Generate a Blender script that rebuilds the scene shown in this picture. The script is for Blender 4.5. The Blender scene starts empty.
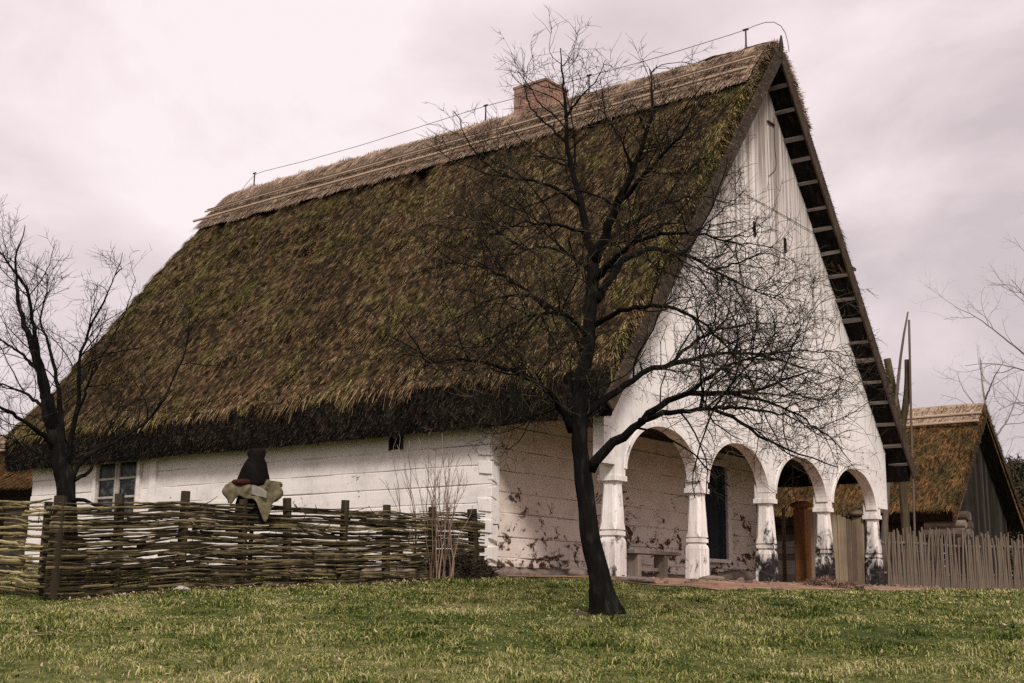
import bpy, math, random
import numpy as np
from mathutils import Vector, Matrix

random.seed(11)
RNG = np.random.default_rng(11)
scene = bpy.context.scene
COL = scene.collection
EYE = 1.2                                            # camera height above the lawn it stands on

# ------------------------------------------------------------------ camera maths
F, PITCH, ROLL, CY = 1222.0, .2053, .0138, 341.64
AZ = .6657
G = np.array([math.sin(AZ), math.cos(AZ)])           # along the gable
L = np.array([-math.cos(AZ), math.sin(AZ)])          # along the long wall
C0 = np.array([-.3525, 20.0])                        # log corner of the house
HZ = .33                                             # house floor, relative to the eye


def at(px, py, Y):
    """point at distance Y ahead of the camera, world coordinates"""
    x, y = px - 512, py - CY
    cr, sr = math.cos(ROLL), math.sin(ROLL)
    x, y = cr * x + sr * y, -sr * x + cr * y
    c, s = math.cos(PITCH), math.sin(PITCH)
    r = np.array([x, F * c + y * s, F * s - y * c])
    r = r * Y / r[1]
    r[2] += EYE
    return r


def hw(u, v, z):
    """house coordinates -> world"""
    q = C0 + u * G + v * L
    return np.array([q[0], q[1], z + HZ + EYE])


# ------------------------------------------------------------------ noise (numpy)
def _h(ix, iy, sd):
    q = np.sin(ix * 127.1 + iy * 311.7 + sd * 74.7) * 43758.5453
    return q - np.floor(q)


def vn(x, y, sd=0.0):
    x = np.asarray(x, float); y = np.asarray(y, float)
    ix, iy = np.floor(x), np.floor(y)
    fx, fy = x - ix, y - iy
    fx = fx * fx * (3 - 2 * fx); fy = fy * fy * (3 - 2 * fy)
    a = _h(ix, iy, sd); b = _h(ix + 1, iy, sd); c = _h(ix, iy + 1, sd); d = _h(ix + 1, iy + 1, sd)
    return (a * (1 - fx) + b * fx) * (1 - fy) + (c * (1 - fx) + d * fx) * fy


def fbm(x, y, sd=0.0, o=3):
    t = 0; w = .5
    for i in range(o):
        t = t + w * (vn(x, y, sd + i * 3.1) - .5); x = x * 2.03; y = y * 2.03; w *= .55
    return t


# ------------------------------------------------------------------ geometry collector
class Geo:
    def __init__(s):
        s.V = []; s.n = 0; s.Q = []; s.T = []; s.P = []

    def add(s, v, quads=None, tris=None, polys=None):
        v = np.asarray(v, float).reshape(-1, 3)
        if quads is not None and len(quads): s.Q.append(np.asarray(quads, int).reshape(-1, 4) + s.n)
        if tris is not None and len(tris): s.T.append(np.asarray(tris, int).reshape(-1, 3) + s.n)
        if polys: s.P += [[i + s.n for i in p] for p in polys]
        s.V.append(v); s.n += len(v)
        return s

    def box(s, c, size, rot=None, jit=0.0):
        hx, hy, hz = np.asarray(size, float) / 2
        v = np.array([(x, y, z) for x in (-hx, hx) for y in (-hy, hy) for z in (-hz, hz)])
        if jit: v = v + RNG.uniform(-jit, jit, v.shape)
        if rot is not None: v = v @ np.array(rot).T
        v = v + np.asarray(c)
        return s.add(v, [(0, 1, 3, 2), (4, 6, 7, 5), (0, 4, 5, 1), (2, 3, 7, 6), (0, 2, 6, 4), (1, 5, 7, 3)])

    def prism(s, outline, a, b, axis=1):
        """outline: 2-D polygon (u,z) extruded along the remaining axis from a to b"""
        n = len(outline)
        def mk(t):
            if axis == 1: return [(p[0], t, p[1]) for p in outline]
            if axis == 0: return [(t, p[0], p[1]) for p in outline]
            return [(p[0], p[1], t) for p in outline]
        v = mk(a) + mk(b)
        q = [(i, (i + 1) % n, n + (i + 1) % n, n + i) for i in range(n)]
        return s.add(v, q, None, [list(range(n))[::-1], list(range(n, 2 * n))])

    def tubes(s, P, R, n=5, cap=True):
        """P (N,m,3), R (N,m)"""
        P = np.asarray(P, float); R = np.asarray(R, float)
        if P.ndim == 2: P = P[None]; R = R[None]
        N, m, _ = P.shape
        if N == 0: return s
        T = np.gradient(P, axis=1)
        T /= np.linalg.norm(T, axis=2, keepdims=True) + 1e-9
        D = P[:, -1] - P[:, 0]
        ref = np.zeros((N, 3)); ref[np.arange(N), np.argmin(np.abs(D), axis=1)] = 1
        U = np.cross(T, ref[:, None, :]); U /= np.linalg.norm(U, axis=2, keepdims=True) + 1e-9
        W = np.cross(T, U)
        a = np.arange(n) * 2 * np.pi / n
        v = P[:, :, None, :] + R[:, :, None, None] * (np.cos(a)[None, None, :, None] * U[:, :, None, :] + np.sin(a)[None, None, :, None] * W[:, :, None, :])
        base = (np.arange(N) * m * n)[:, None, None]
        i = np.arange(m - 1)[None, :, None] * n; j = np.arange(n)[None, None, :]; j2 = (j + 1) % n
        q = np.stack([base + i + j, base + i + j2, base + i + n + j2, base + i + n + j], -1).reshape(-1, 4)
        polys = None
        if cap and N < 400:
            polys = []
            for k in range(N):
                polys.append([k * m * n + x for x in range(n)][::-1]); polys.append([k * m * n + (m - 1) * n + x for x in range(n)])
        return s.add(v.reshape(-1, 3), q, None, polys)

    def blades(s, P, D, W, tip=.25, bend=None):
        """flat blades: base P, vector D, half-width vector W; a middle row when bend is given"""
        P, D, W = map(lambda a: np.asarray(a, float), (P, D, W))
        N = len(P)
        if bend is None:
            v = np.stack([P - W, P + W, P + D + W * tip, P + D - W * tip], 1)
            q = np.arange(N)[:, None] * 4 + np.array([0, 1, 2, 3])
        else:
            M = P + D * .55 - bend * .25
            E = P + D + bend * .6
            v = np.stack([P - W, P + W, M + W * .8, M - W * .8, E + W * tip, E - W * tip], 1)
            q = np.concatenate([np.arange(N)[:, None] * 6 + np.array([0, 1, 2, 3]), np.arange(N)[:, None] * 6 + np.array([3, 2, 4, 5])])
        return s.add(v.reshape(-1, 3), q)

    def grid(s, X, close=False):
        X = np.asarray(X, float); a, b, _ = X.shape
        i = np.arange(a - 1)[:, None] * b; j = np.arange(b - 1)[None, :]
        q = np.stack([i + j, i + j + 1, i + b + j + 1, i + b + j], -1).reshape(-1, 4)
        return s.add(X.reshape(-1, 3), q)

    def lathe(s, prof, n=14, c=(0, 0, 0), sq=1.0):
        a = np.arange(n + 1) * 2 * np.pi / n
        X = np.array([[(c[0] + r * math.cos(t), c[1] + sq * r * math.sin(t), c[2] + z) for t in a] for r, z in prof])
        return s.grid(X)

    def build(s, name, mat, parent=None, smooth=False):
        me = bpy.data.meshes.new(name)
        V = np.concatenate(s.V) if s.V else np.zeros((0, 3))
        Q = np.concatenate(s.Q) if s.Q else np.zeros((0, 4), int)
        T = np.concatenate(s.T) if s.T else np.zeros((0, 3), int)
        loops = [Q.ravel(), T.ravel()] + [np.array(p, int) for p in s.P]
        tot = np.concatenate([np.full(len(Q), 4), np.full(len(T), 3), np.array([len(p) for p in s.P], int)]).astype(np.int32)
        lv = np.concatenate(loops).astype(np.int32)
        me.vertices.add(len(V)); me.vertices.foreach_set('co', V.ravel().astype(np.float32))
        me.loops.add(len(lv)); me.loops.foreach_set('vertex_index', lv)
        me.polygons.add(len(tot))
        st = np.concatenate([[0], np.cumsum(tot)[:-1]]).astype(np.int32)
        me.polygons.foreach_set('loop_start', st); me.polygons.foreach_set('loop_total', tot)
        me.polygons.foreach_set('use_smooth', np.full(len(tot), smooth))
        me.update(calc_edges=True); me.validate()
        me.materials.append(mat)
        o = bpy.data.objects.new(name, me); COL.objects.link(o)
        if parent is not None: o.parent = parent
        return o


def bevel(o, w=.01, seg=1):
    m = o.modifiers.new('bevel', 'BEVEL'); m.width = w; m.segments = seg; m.limit_method = 'ANGLE'; m.angle_limit = math.radians(40)
    return o


def empty(name, loc, rz=0.0, label=None, cat=None, group=None):
    o = bpy.data.objects.new(name, None); COL.objects.link(o)
    o.location = loc; o.rotation_euler = (0, 0, rz); o.empty_display_size = .2
    return tag(o, label, cat, group)


def tag(o, label=None, cat=None, group=None, kind=None):
    if label: o['label'] = label
    if cat: o['category'] = cat
    if group: o['group'] = group
    if kind: o['kind'] = kind
    return o


# ------------------------------------------------------------------ materials
class NT:
    def __init__(s, name, rough=.9, spec=.06):
        s.m = bpy.data.materials.new(name); s.m.use_nodes = True
        s.t = s.m.node_tree; s.t.nodes.clear()
        s.out = s.n('ShaderNodeOutputMaterial'); s.b = s.n('ShaderNodeBsdfPrincipled')
        s.b.inputs['Roughness'].default_value = rough
        s.b.inputs['Specular IOR Level'].default_value = spec
        s.l(s.b.outputs[0], s.out.inputs[0])
        s.co = s.n('ShaderNodeTexCoord').outputs['Object']

    def n(s, t): return s.t.nodes.new(t)
    def l(s, a, b): s.t.links.new(a, b)

    def map(s, scale=(1, 1, 1), loc=(0, 0, 0), src=None):
        m = s.n('ShaderNodeMapping'); m.inputs['Scale'].default_value = scale; m.inputs['Location'].default_value = loc
        s.l(src or s.co, m.inputs['Vector']); return m.outputs[0]

    def noise(s, scale, st=(1, 1, 1), det=5, rough=.6, dist=0, loc=(0, 0, 0)):
        x = s.n('ShaderNodeTexNoise'); x.inputs['Scale'].default_value = scale; x.inputs['Detail'].default_value = det
        x.inputs['Roughness'].default_value = rough; x.inputs['Distortion'].default_value = dist
        s.l(s.map(st, loc), x.inputs['Vector']); return x.outputs['Fac']

    def ramp(s, fac, stops, interp='LINEAR'):
        r = s.n('ShaderNodeValToRGB'); cr = r.color_ramp; cr.interpolation = interp
        while len(cr.elements) < len(stops): cr.elements.new(.47)
        for e, (p, c) in zip(cr.elements, stops):
            e.position = p; e.color = (*c, 1) if not isinstance(c, (int, float)) else (c, c, c, 1)
        s.l(fac, r.inputs[0]); return r.outputs[0]

    def mix(s, f, a, b, mode='MIX'):
        m = s.n('ShaderNodeMix'); m.data_type = 'RGBA'; m.blend_type = mode; m.clamp_factor = True
        for k, v in ((0, f), (6, a), (7, b)):
            if isinstance(v, (int, float)): m.inputs[k].default_value = v if k == 0 else (v, v, v, 1)
            elif isinstance(v, tuple): m.inputs[k].default_value = (*v, 1)
            else: s.l(v, m.inputs[k])
        return m.outputs[2]

    def math(s, op, a, b=0.0, c=0.0):
        m = s.n('ShaderNodeMath'); m.operation = op
        for k, v in enumerate((a, b, c)):
            if isinstance(v, (int, float)): m.inputs[k].default_value = v
            else: s.l(v, m.inputs[k])
        return m.outputs[0]

    def island(s): return s.n('ShaderNodeNewGeometry').outputs['Random Per Island']

    def xyz(s):
        x = s.n('ShaderNodeSeparateXYZ'); s.l(s.co, x.inputs[0]); return x.outputs

    def bump(s, h, dist=.02, strength=.7):
        b = s.n('ShaderNodeBump'); b.inputs['Distance'].default_value = dist; b.inputs['Strength'].default_value = strength
        s.l(h, b.inputs['Height']); s.l(b.outputs[0], s.b.inputs['Normal'])

    def done(s, col):
        s.l(col, s.b.inputs['Base Color']); return s.m


def m_straw(name, stops, moss=None, big=.55, isl=.45, moss_amt=(.45, .6), wb=.75):
    m = NT(name, 1, .03)
    a = m.noise(big, (1, 1, .8), 6, .65)
    b = m.noise(9.5, (.42, 1.1, .42), 5, .72, .3)
    f = m.math('ADD', m.math('MULTIPLY', a, .24), m.math('MULTIPLY', b, wb))
    f = m.math('ADD', f, m.math('MULTIPLY', m.island(), isl))
    c = m.ramp(f, stops)
    if moss:
        k = m.noise(.9, (1, 1, 1), 5, .7, .4, (5, 2, 1))
        k = m.math('ADD', k, m.math('MULTIPLY', m.math('SUBTRACT', m.island(), .5), .14))
        c = m.mix(m.ramp(k, [(moss_amt[0], 0.0), (moss_amt[1], 1.0)]), c, m.ramp(f, moss))
    m.bump(b, .03, .6)
    return m.done(c)


M = {}
M['thatch'] = m_straw('old_thatch', [(.51, (.006, .0045, .0035)), (.61, (.028, .018, .0095)), (.70, (.085, .053, .027)), (.79, (.205, .132, .068)), (.91, (.42, .30, .17))],
                      moss=[(.51, (.0065, .006, .003)), (.615, (.036, .031, .010)), (.70, (.104, .088, .027)), (.83, (.28, .232, .088))], isl=.36, moss_amt=(.48, .66))
M['thatch_ridge'] = m_straw('ridge_straw', [(.36, (.055, .034, .021)), (.52, (.17, .112, .074)), (.68, (.36, .26, .185)), (.86, (.54, .42, .32))], isl=.42, wb=.5)
M['thatch_cut_shaded'] = m_straw('shade_darkened_reed_ends', [(.5, (.004, .004, .004)), (.66, (.011, .009, .008)), (.80, (.032, .025, .019)), (.95, (.09, .066, .045))], isl=.4)  # thatch colour blackened to hold the shade under the eaves
M['thatch_rust'] = m_straw('rusty_thatch', [(.50, (.014, .008, .004)), (.62, (.066, .035, .014)), (.74, (.18, .092, .038)), (.9, (.36, .21, .10))],
                           moss=[(.50, (.009, .007, .004)), (.64, (.036, .027, .012)), (.82, (.11, .082, .036))], isl=.32, moss_amt=(.44, .60))


def m_white(name, peel=0.0, lo=0.0, hi=1.5, base=(.70, .645, .605), streak=0.0, seed=0.0, under=((.10, .06, .035), (.03, .022, .017)), pscale=2.6, hair_st=(1.0, 1.0, 9), vary=False, soft=.006):
    """whitewashed timber; peel = how much has flaked off between heights lo and hi"""
    m = NT(name, .9, .05)
    if vary:                                           # another patch of the pattern on every copy
        oi = m.n('ShaderNodeObjectInfo'); va = m.n('ShaderNodeVectorMath'); va.operation = 'ADD'; co0 = m.co
        m.l(m.co, va.inputs[0]); sc_ = m.math('MULTIPLY', oi.outputs['Random'], 31.0); cx = m.n('ShaderNodeCombineXYZ')
        m.l(sc_, cx.inputs[0]); m.l(sc_, cx.inputs[1]); m.l(cx.outputs[0], va.inputs[1]); m.co = va.outputs[0]
    n1 = m.noise(1.3, (1, 1, 1.5), 5, .65, 0, (seed, 0, 0))
    n2 = m.noise(14, (1, 1, .35), 4, .7)
    c = m.ramp(n1, [(.3, tuple(x * .80 for x in base)), (.5, base), (.75, tuple(min(1, x * 1.07) for x in base))])
    c = m.mix(m.ramp(n2, [(.56, 0.0), (.74, .42)]), c, (.36, .30, .26))
    hair = m.noise(7, hair_st, 4, .7, .3, (seed, 3, 0))              # fine horizontal cracks
    c = m.mix(m.ramp(hair, [(.66, 0.0), (.74, .5)]), c, (.22, .17, .14))
    if streak:
        s1 = m.noise(1.0, (9, 9, .22), 5, .65, .2)
        c = m.mix(m.math('MULTIPLY', m.ramp(s1, [(.42, 0.0), (.7, 1.0)]), streak), c, (.30, .255, .225))
    if peel:
        z = m.xyz()[2]
        hgt = m.n('ShaderNodeMapRange'); hgt.inputs['From Min'].default_value = lo; hgt.inputs['From Max'].default_value = hi
        hgt.inputs['To Min'].default_value = peel; hgt.inputs['To Max'].default_value = 0
        m.l(z, hgt.inputs['Value'])
        p = m.noise(pscale, (1, 1, .55 if vary else 1.5), 7, .74, .5, (seed, 1, 7))
        p2 = m.noise(.8, (1, 1, 1), 2, .5, 0, (seed, 5, 2))
        p = m.math('ADD', m.math('MULTIPLY', p, .75), m.math('MULTIPLY', p2, .25))
        q = m.math('ADD', p, hgt.outputs[0])
        mask = m.ramp(q, [(.635 - soft, 0.0), (.655 + soft, 1.0)])
        un = m.ramp(m.noise(5, (1, 1, 3), 4, .6, 0, (0, 0, seed)), [(.35, under[1]), (.62, under[0]), (.8, (.25, .14, .09))])
        c = m.mix(mask, c, un)
    m.bump(n2, .006, .6)
    return m.done(c)


M['white'] = m_white('whitewash', peel=.05, lo=.1, hi=1.4)
M['white_peel'] = m_white('whitewash_flaking', peel=.115, lo=.75, hi=2.1, base=(.70, .605, .53), seed=3.7, pscale=3.0, under=((.14, .075, .045), (.035, .022, .016)))
M['white_gable'] = m_white('whitewash_gable', base=(.76, .71, .69), streak=.0)
M['white_col'] = m_white('whitewash_columns', peel=.095, lo=.0, hi=1.9, base=(.74, .68, .64), streak=.5, seed=9.1, pscale=5, hair_st=(7, 7, .8), vary=True, soft=.035, under=((.06, .045, .036), (.018, .016, .015)))
M['white_col_black'] = m_white('whitewash_columns_blackened', peel=.245, lo=.25, hi=1.7, base=(.74, .68, .64), streak=.5, seed=2.3, pscale=4.2, hair_st=(7, 7, .8), vary=True, soft=.035, under=((.035, .030, .028), (.012, .012, .013)))
M['white_arch'] = m_white('whitewash_arcade', base=(.73, .68, .65), streak=.3, seed=5.0, peel=.05, lo=3.6, hi=3.7, pscale=9, hair_st=(6, 6, 1))


def m_boards(name):
    """gable boards: clean white low down, weathered grey streaks toward the ridge"""
    m = NT(name, .9, .15)
    isl = m.island(); z = m.xyz()[2]
    s1 = m.noise(1.0, (11, 11, .25), 5, .7, .15)
    h = m.n('ShaderNodeMapRange'); h.inputs['From Min'].default_value = 4.6; h.inputs['From Max'].default_value = 9.0
    h.inputs['To Min'].default_value = -.12; h.inputs['To Max'].default_value = .12; m.l(z, h.inputs['Value'])
    f = m.math('ADD', m.math('ADD', s1, h.outputs[0]), m.math('MULTIPLY', m.math('SUBTRACT', isl, .5), .12))
    c = m.ramp(f, [(.40, (.74, .69, .66)), (.52, (.56, .495, .46)), (.66, (.25, .205, .18))])
    sp = m.noise(16, (1, 1, .5), 5, .75)
    c = m.mix(m.ramp(sp, [(.58, 0.0), (.74, .5)]), c, (.28, .23, .20))
    m.bump(s1, .006, .5)
    return m.done(c)


M['gable_boards'] = m_boards('gable_boards')


def m_wood(name, stops, st=(12, 12, .6), isl=.3, rough=.9, sc=1.0):
    m = NT(name, rough, .04)
    a = m.noise(sc, st, 5, .65, .3); b = m.noise(2.2, (1, 1, 1), 3)
    f = m.math('ADD', m.math('MULTIPLY', a, .6), m.math('MULTIPLY', b, .25))
    f = m.math('ADD', f, m.math('MULTIPLY', m.island(), isl))
    m.bump(a, .008 if name != 'dark_bark' else .03, .6 if name != 'dark_bark' else 1)
    return m.done(m.ramp(f, stops))


M['barge'] = m_wood('weathered_barge_board', [(.3, (.028, .021, .016)), (.55, (.075, .056, .044)), (.85, (.19, .15, .12))], (3, 3, 9), isl=0)
M['batten'] = m_wood('pale_battens', [(.3, (.08, .066, .058)), (.8, (.27, .235, .21))], (3, 3, 3))
M['darkwood'] = m_wood('dark_timber', [(.3, (.016, .012, .010)), (.6, (.04, .029, .022)), (.9, (.09, .066, .05))])
M['pole'] = m_wood('grey_straw_pole', [(.3, (.17, .122, .086)), (.75, (.42, .32, .235))], (6, .4, 6))
M['pole_shadow'] = m_wood('painted_shadow_pole', [(.3, (.05, .036, .028)), (.8, (.14, .1, .08))], (6, .4, 6))  # dark tone draws the shadow line above the upper pale pole
M['door'] = m_wood('blue_black_door', [(.3, (.010, .012, .016)), (.8, (.028, .032, .042))])
M['greywood'] = m_wood('grey_weathered_boards', [(.25, (.045, .032, .022)), (.55, (.125, .093, .063)), (.9, (.28, .22, .15))])
M['picket'] = m_wood('picket_sticks', [(.25, (.020, .0145, .0105)), (.55, (.060, .045, .033)), (.92, (.20, .158, .122))], isl=.6)
M['orangepost'] = m_wood('brown_gate_post', [(.25, (.06, .028, .012)), (.55, (.17, .08, .035)), (.9, (.34, .175, .08))], isl=.1)
M['bench'] = m_wood('bench_wood', [(.25, (.07, .052, .042)), (.55, (.17, .135, .11)), (.9, (.34, .28, .235))])
M['wattle'] = m_wood('wattle_rods', [(.25, (.005, .0045, .0035)), (.5, (.015, .013, .0075)), (.70, (.044, .034, .019)), (.95, (.20, .16, .085))], (5, 5, 5), isl=.5)
M['wattle_sunlit'] = m_wood('painted_sun_wattle_rods', [(.25, (.016, .013, .007)), (.48, (.078, .062, .029)), (.75, (.22, .178, .086)), (.98, (.42, .345, .19))], (5, 5, 5), isl=.5)  # yellowish rods, made paler to paint in the sunlight on them
M['post'] = m_wood('fence_posts', [(.25, (.012, .0095, .0065)), (.55, (.034, .026, .017)), (.9, (.095, .075, .046))], isl=.2)
M['bark'] = m_wood('dark_bark', [(.3, (.003, .0028, .0028)), (.5, (.009, .008, .0072)), (.62, (.03, .027, .020)), (.8, (.075, .072, .052))], (13, 13, 3.5), isl=.05, rough=1)
M['twig'] = m_wood('dark_twigs', [(.25, (.005, .0045, .004)), (.6, (.015, .0125, .0095)), (.95, (.095, .08, .048))], (4, 4, 4), isl=.45, rough=1)
M['bark_far'] = m_wood('grey_bark', [(.25, (.10, .085, .08)), (.7, (.24, .205, .195))], (4, 4, 2))
M['shoot'] = m_wood('tan_shoots', [(.25, (.05, .032, .023)), (.6, (.135, .09, .066)), (.95, (.30, .22, .17))], (4, 4, 4), isl=.5)
M['wellwood'] = m_wood('well_timber', [(.25, (.016, .012, .007)), (.55, (.046, .035, .020)), (.9, (.13, .10, .065))])
M['palepole'] = m_wood('bare_pole', [(.25, (.035, .027, .021)), (.7, (.13, .10, .08))], (8, 8, .6))
M['barnwall'] = m_wood('barn_boards', [(.25, (.008, .007, .006)), (.55, (.022, .018, .015)), (.9, (.06, .05, .043))], (10, 10, .5), isl=.4)
M['logs'] = m_wood('pale_logs', [(.25, (.03, .022, .017)), (.6, (.085, .063, .05)), (.95, (.25, .20, .165))], (9, 2, 9), isl=.4)


def m_flat(name, c, rough=.8, metal=0.0, var=.25, sc=8):
    m = NT(name, rough, .05 if rough > .75 else .3); m.b.inputs['Metallic'].default_value = metal
    a = m.noise(sc, (1, 1, 1), 4, .6)
    return m.done(m.ramp(a, [(.3, tuple(x * (1 - var) for x in c)), (.7, tuple(x * (1 + var) for x in c))]))


M['iron'] = m_flat('rusted_iron', (.03, .024, .02), .7)
M['wire'] = m_flat('grey_wire', (.10, .085, .08), .6)
M['opening_shade'] = m_flat('painted_opening_dark', (.008, .007, .007), 1)  # near black painted in for the shade inside openings
M['litter_soil'] = m_flat('dark_damp_soil', (.07, .05, .034), 1, 0, .5, 9)
M['stone'] = m_flat('field_stone', (.15, .115, .095), .95, 0, .5, 5)
M['stone_pale'] = m_flat('pale_stone', (.34, .31, .27), .95, 0, .3, 6)
M['earth'] = m_flat('bare_earth', (.16, .105, .075), 1, 0, .45, 4)
M['litter'] = m_flat('leaf_litter', (.045, .036, .024), 1, 0, .6, 12)
M['khaki'] = m_flat('khaki_cloth', (.115, .096, .058), .95, 0, .65, 7)
M['blackcloth'] = m_flat('black_cloth', (.006, .006, .007), .95, 0, .5, 7)
M['felt'] = m_flat('black_brown_felt', (.007, .0055, .005), .95, 0, .5, 7)
M['red'] = m_flat('dull_red_cloth', (.035, .013, .010), .95, 0, .3, 9)
M['linen'] = m_flat('grey_linen', (.20, .18, .15), .95, 0, .25, 9)
g_ = NT('window_glass', .3, .12); M['glass'] = g_.done(g_.ramp(g_.noise(5, (1, 1, 1), 4, .7, .6), [(.45, (.006, .007, .007)), (.7, (.09, .10, .10))]))  # noise paints mottled pale reflections into the pane colour
M['frame'] = m_flat('window_paint', (.33, .30, .265), .8)
M['framewhite'] = m_flat('white_frame_paint', (.62, .57, .53), .8, 0, .2)


def m_brick():
    m = NT('old_brick', .95, .1)
    x, y, z = m.xyz()
    cmb = m.n('ShaderNodeCombineXYZ'); m.l(m.math('ADD', x, y), cmb.inputs[0]); m.l(z, cmb.inputs[1])
    b = m.n('ShaderNodeTexBrick'); m.l(cmb.outputs[0], b.inputs['Vector'])
    b.inputs['Scale'].default_value = 1; b.inputs['Brick Width'].default_value = .26; b.inputs['Row Height'].default_value = .085
    b.inputs['Mortar Size'].default_value = .009; b.inputs['Color1'].default_value = (.25, .10, .06, 1)
    b.inputs['Color2'].default_value = (.38, .19, .125, 1); b.inputs['Mortar'].default_value = (.36, .29, .25, 1)
    n = m.noise(3, (1, 1, 1), 5, .7)
    c = m.mix(m.ramp(n, [(.3, 0.0), (.62, .85)]), b.outputs['Color'], (.17, .12, .095))
    m.bump(b.outputs['Fac'], .01, -.6)
    return m.done(c)


M['brick'] = m_brick()


def m_grass():
    m = NT('winter_grass', .9, .06)
    a = m.noise(.8, (1, 1, 1), 4, .6); b = m.noise(2.3, (1, 1, 1), 5, .7)
    f = m.math('ADD', m.math('MULTIPLY', a, .42), m.math('MULTIPLY', b, .56))
    f = m.math('ADD', f, m.math('MULTIPLY', m.math('SUBTRACT', m.island(), .5), .26))
    c = m.ramp(f, [(.36, (.013, .026, .006)), (.44, (.066, .098, .018)), (.51, (.170, .188, .044)), (.58, (.32, .285, .11)), (.68, (.48, .40, .23))])
    m.b.inputs['Subsurface Weight'].default_value = 0
    return m.done(c)


M['grass'] = m_grass()


def m_ground():
    m = NT('turf_ground', 1, .05)
    a = m.noise(.75, (1, 1, 1), 5, .65); b = m.noise(6, (1, 1, 1), 5, .7)
    f = m.math('ADD', m.math('MULTIPLY', a, .6), m.math('MULTIPLY', b, .4))
    c = m.ramp(f, [(.32, (.016, .026, .006)), (.46, (.050, .062, .016)), (.57, (.115, .112, .042)), (.72, (.22, .17, .10))])
    m.bump(b, .05, .8)
    return m.done(c)


def m_dirt():
    m = NT('trodden_dirt', 1, .05)
    a = m.noise(1.2, (1, 1, 1), 6, .7); b = m.noise(9, (1, 1, 1), 4, .7)
    f = m.math('ADD', m.math('MULTIPLY', a, .6), m.math('MULTIPLY', b, .4))
    c = m.ramp(f, [(.32, (.10, .058, .038)), (.5, (.24, .145, .098)), (.68, (.40, .30, .235))])
    m.bump(b, .03, .8)
    return m.done(c)


M['ground'] = m_ground(); M['dirt'] = m_dirt()

# ------------------------------------------------------------------ ground
_GY = np.array([-60, 0, 4, 7.8, 12.2, 15, 17.5, 19.2, 24, 30, 60, 200, 900.])
_GZ = np.array([-1.7, -1.22, -.86, -.53, -.17, .02, .16, .27, .28, .32, .32, .0, -6.])


def ground_z(x, y):
    x = np.asarray(x, float); y = np.asarray(y, float)
    z = 0
    for d in (-1.2, -.6, 0, .6, 1.2): z = z + np.interp(y + d, _GY, _GZ) / 5
    lf = np.clip((-x - 2.5) / 4, 0, 1) * np.clip((18 - y) / 4, 0, 1)
    z = z - .07 * lf
    near = np.clip((70 - np.hypot(x, y)) / 40, 0, 1)
    z = z + near * (.08 * fbm(x * .5, y * .5, 2) + .07 * fbm(x * 2.1, y * 2.1, 5))
    # level apron along the porch and long wall
    u = (x - C0[0]) * G[0] + (y - C0[1]) * G[1]; v = (x - C0[0]) * L[0] + (y - C0[1]) * L[1]
    z = z - .09 * np.clip((x - 1.2) / 3, 0, 1) * np.clip((-v - 2.7) / 1.6, 0, 1) * np.clip((y - 16) / 3, 0, 1) * np.clip((45 - y) / 10, 0, 1)
    ins = np.clip((u + .9) / .9, 0, 1) * np.clip((v + 2.9) / .5, 0, 1) * np.clip((40 - y) / 6, 0, 1) * np.clip((13 - u) / 1.0, 0, 1)
    z = z * (1 - ins) + (HZ - .02) * ins
    return z + EYE


def axis_samples(lo, hi, fine_lo, fine_hi, step):
    a = list(np.arange(fine_lo, fine_hi + 1e-6, step))
    s = step; x = fine_lo
    while x > lo: s *= 1.35; x -= s; a.insert(0, max(x, lo))
    s = step; x = fine_hi
    while x < hi: s *= 1.35; x += s; a.append(min(x, hi))
    return np.array(a)


gx = axis_samples(-700, 700, -12, 16, .2); gy = axis_samples(-60, 900, 2, 32, .2)
GX, GYY = np.meshgrid(gx, gy, indexing='ij')
ge = Geo().grid(np.stack([GX, GYY, ground_z(GX, GYY)], -1)[:, ::-1])
ground = tag(ge.build('ground', M['ground'], smooth=True), 'rough winter turf rising gently to the house', 'ground', kind='structure')

# dirt apron and yard: a sheet just above the ground, edge wobbling
def dirt_sheet(name, fn_edge, u0, u1, v1, nu, nv):
    us = np.linspace(u0, u1, nu); X = []
    for u in us:
        v0 = fn_edge(u); row = []
        for t in np.linspace(0, 1, nv):
            v = v0 + (v1 - v0) * t; q = C0 + u * G + v * L
            row.append((q[0], q[1], float(ground_z(q[0], q[1])) + .012 - .05 * (t == 0)))
        X.append(row)
    return Geo().grid(np.array(X)).build(name, M['dirt'], smooth=True)


tag(dirt_sheet('porch_path', lambda u: -4.15 - .45 * float(vn(u * 1.1, .3, 4)) - .5 * float(vn(u * 4, .3, 8)) - (.75 * min(1, max(0, (u - 4) / 5))), -.4, 16, -.06, 130, 12), 'trodden reddish dirt path along the porch', 'path', kind='structure')
tag(dirt_sheet('yard', lambda u: -.03, 9.75, 30, 22, 60, 40), 'bare earth farmyard behind the porch', 'yard', kind='structure')

def soil_patch(cx, cy, r):
    n = 20; X = np.zeros((8, n + 1, 3))
    for i in range(8):
        for j in range(n + 1):
            a = 2 * math.pi * (j % n) / n; q = r * i / 7 * (1 + .8 * float(fbm(math.cos(a) * 1.5 + 3, math.sin(a) * 1.5, 4)))
            x, y = cx + q * math.cos(a), cy + q * math.sin(a); X[i, j] = (x, y, float(ground_z(x, y)) + .012 - .03 * (i == 7))
    return Geo().grid(X)


tag(soil_patch(.98, 12.15, .36).build('soil', M['litter_soil'], smooth=True), 'bare brown soil around the fruit tree foot', 'soil', kind='structure')


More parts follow.
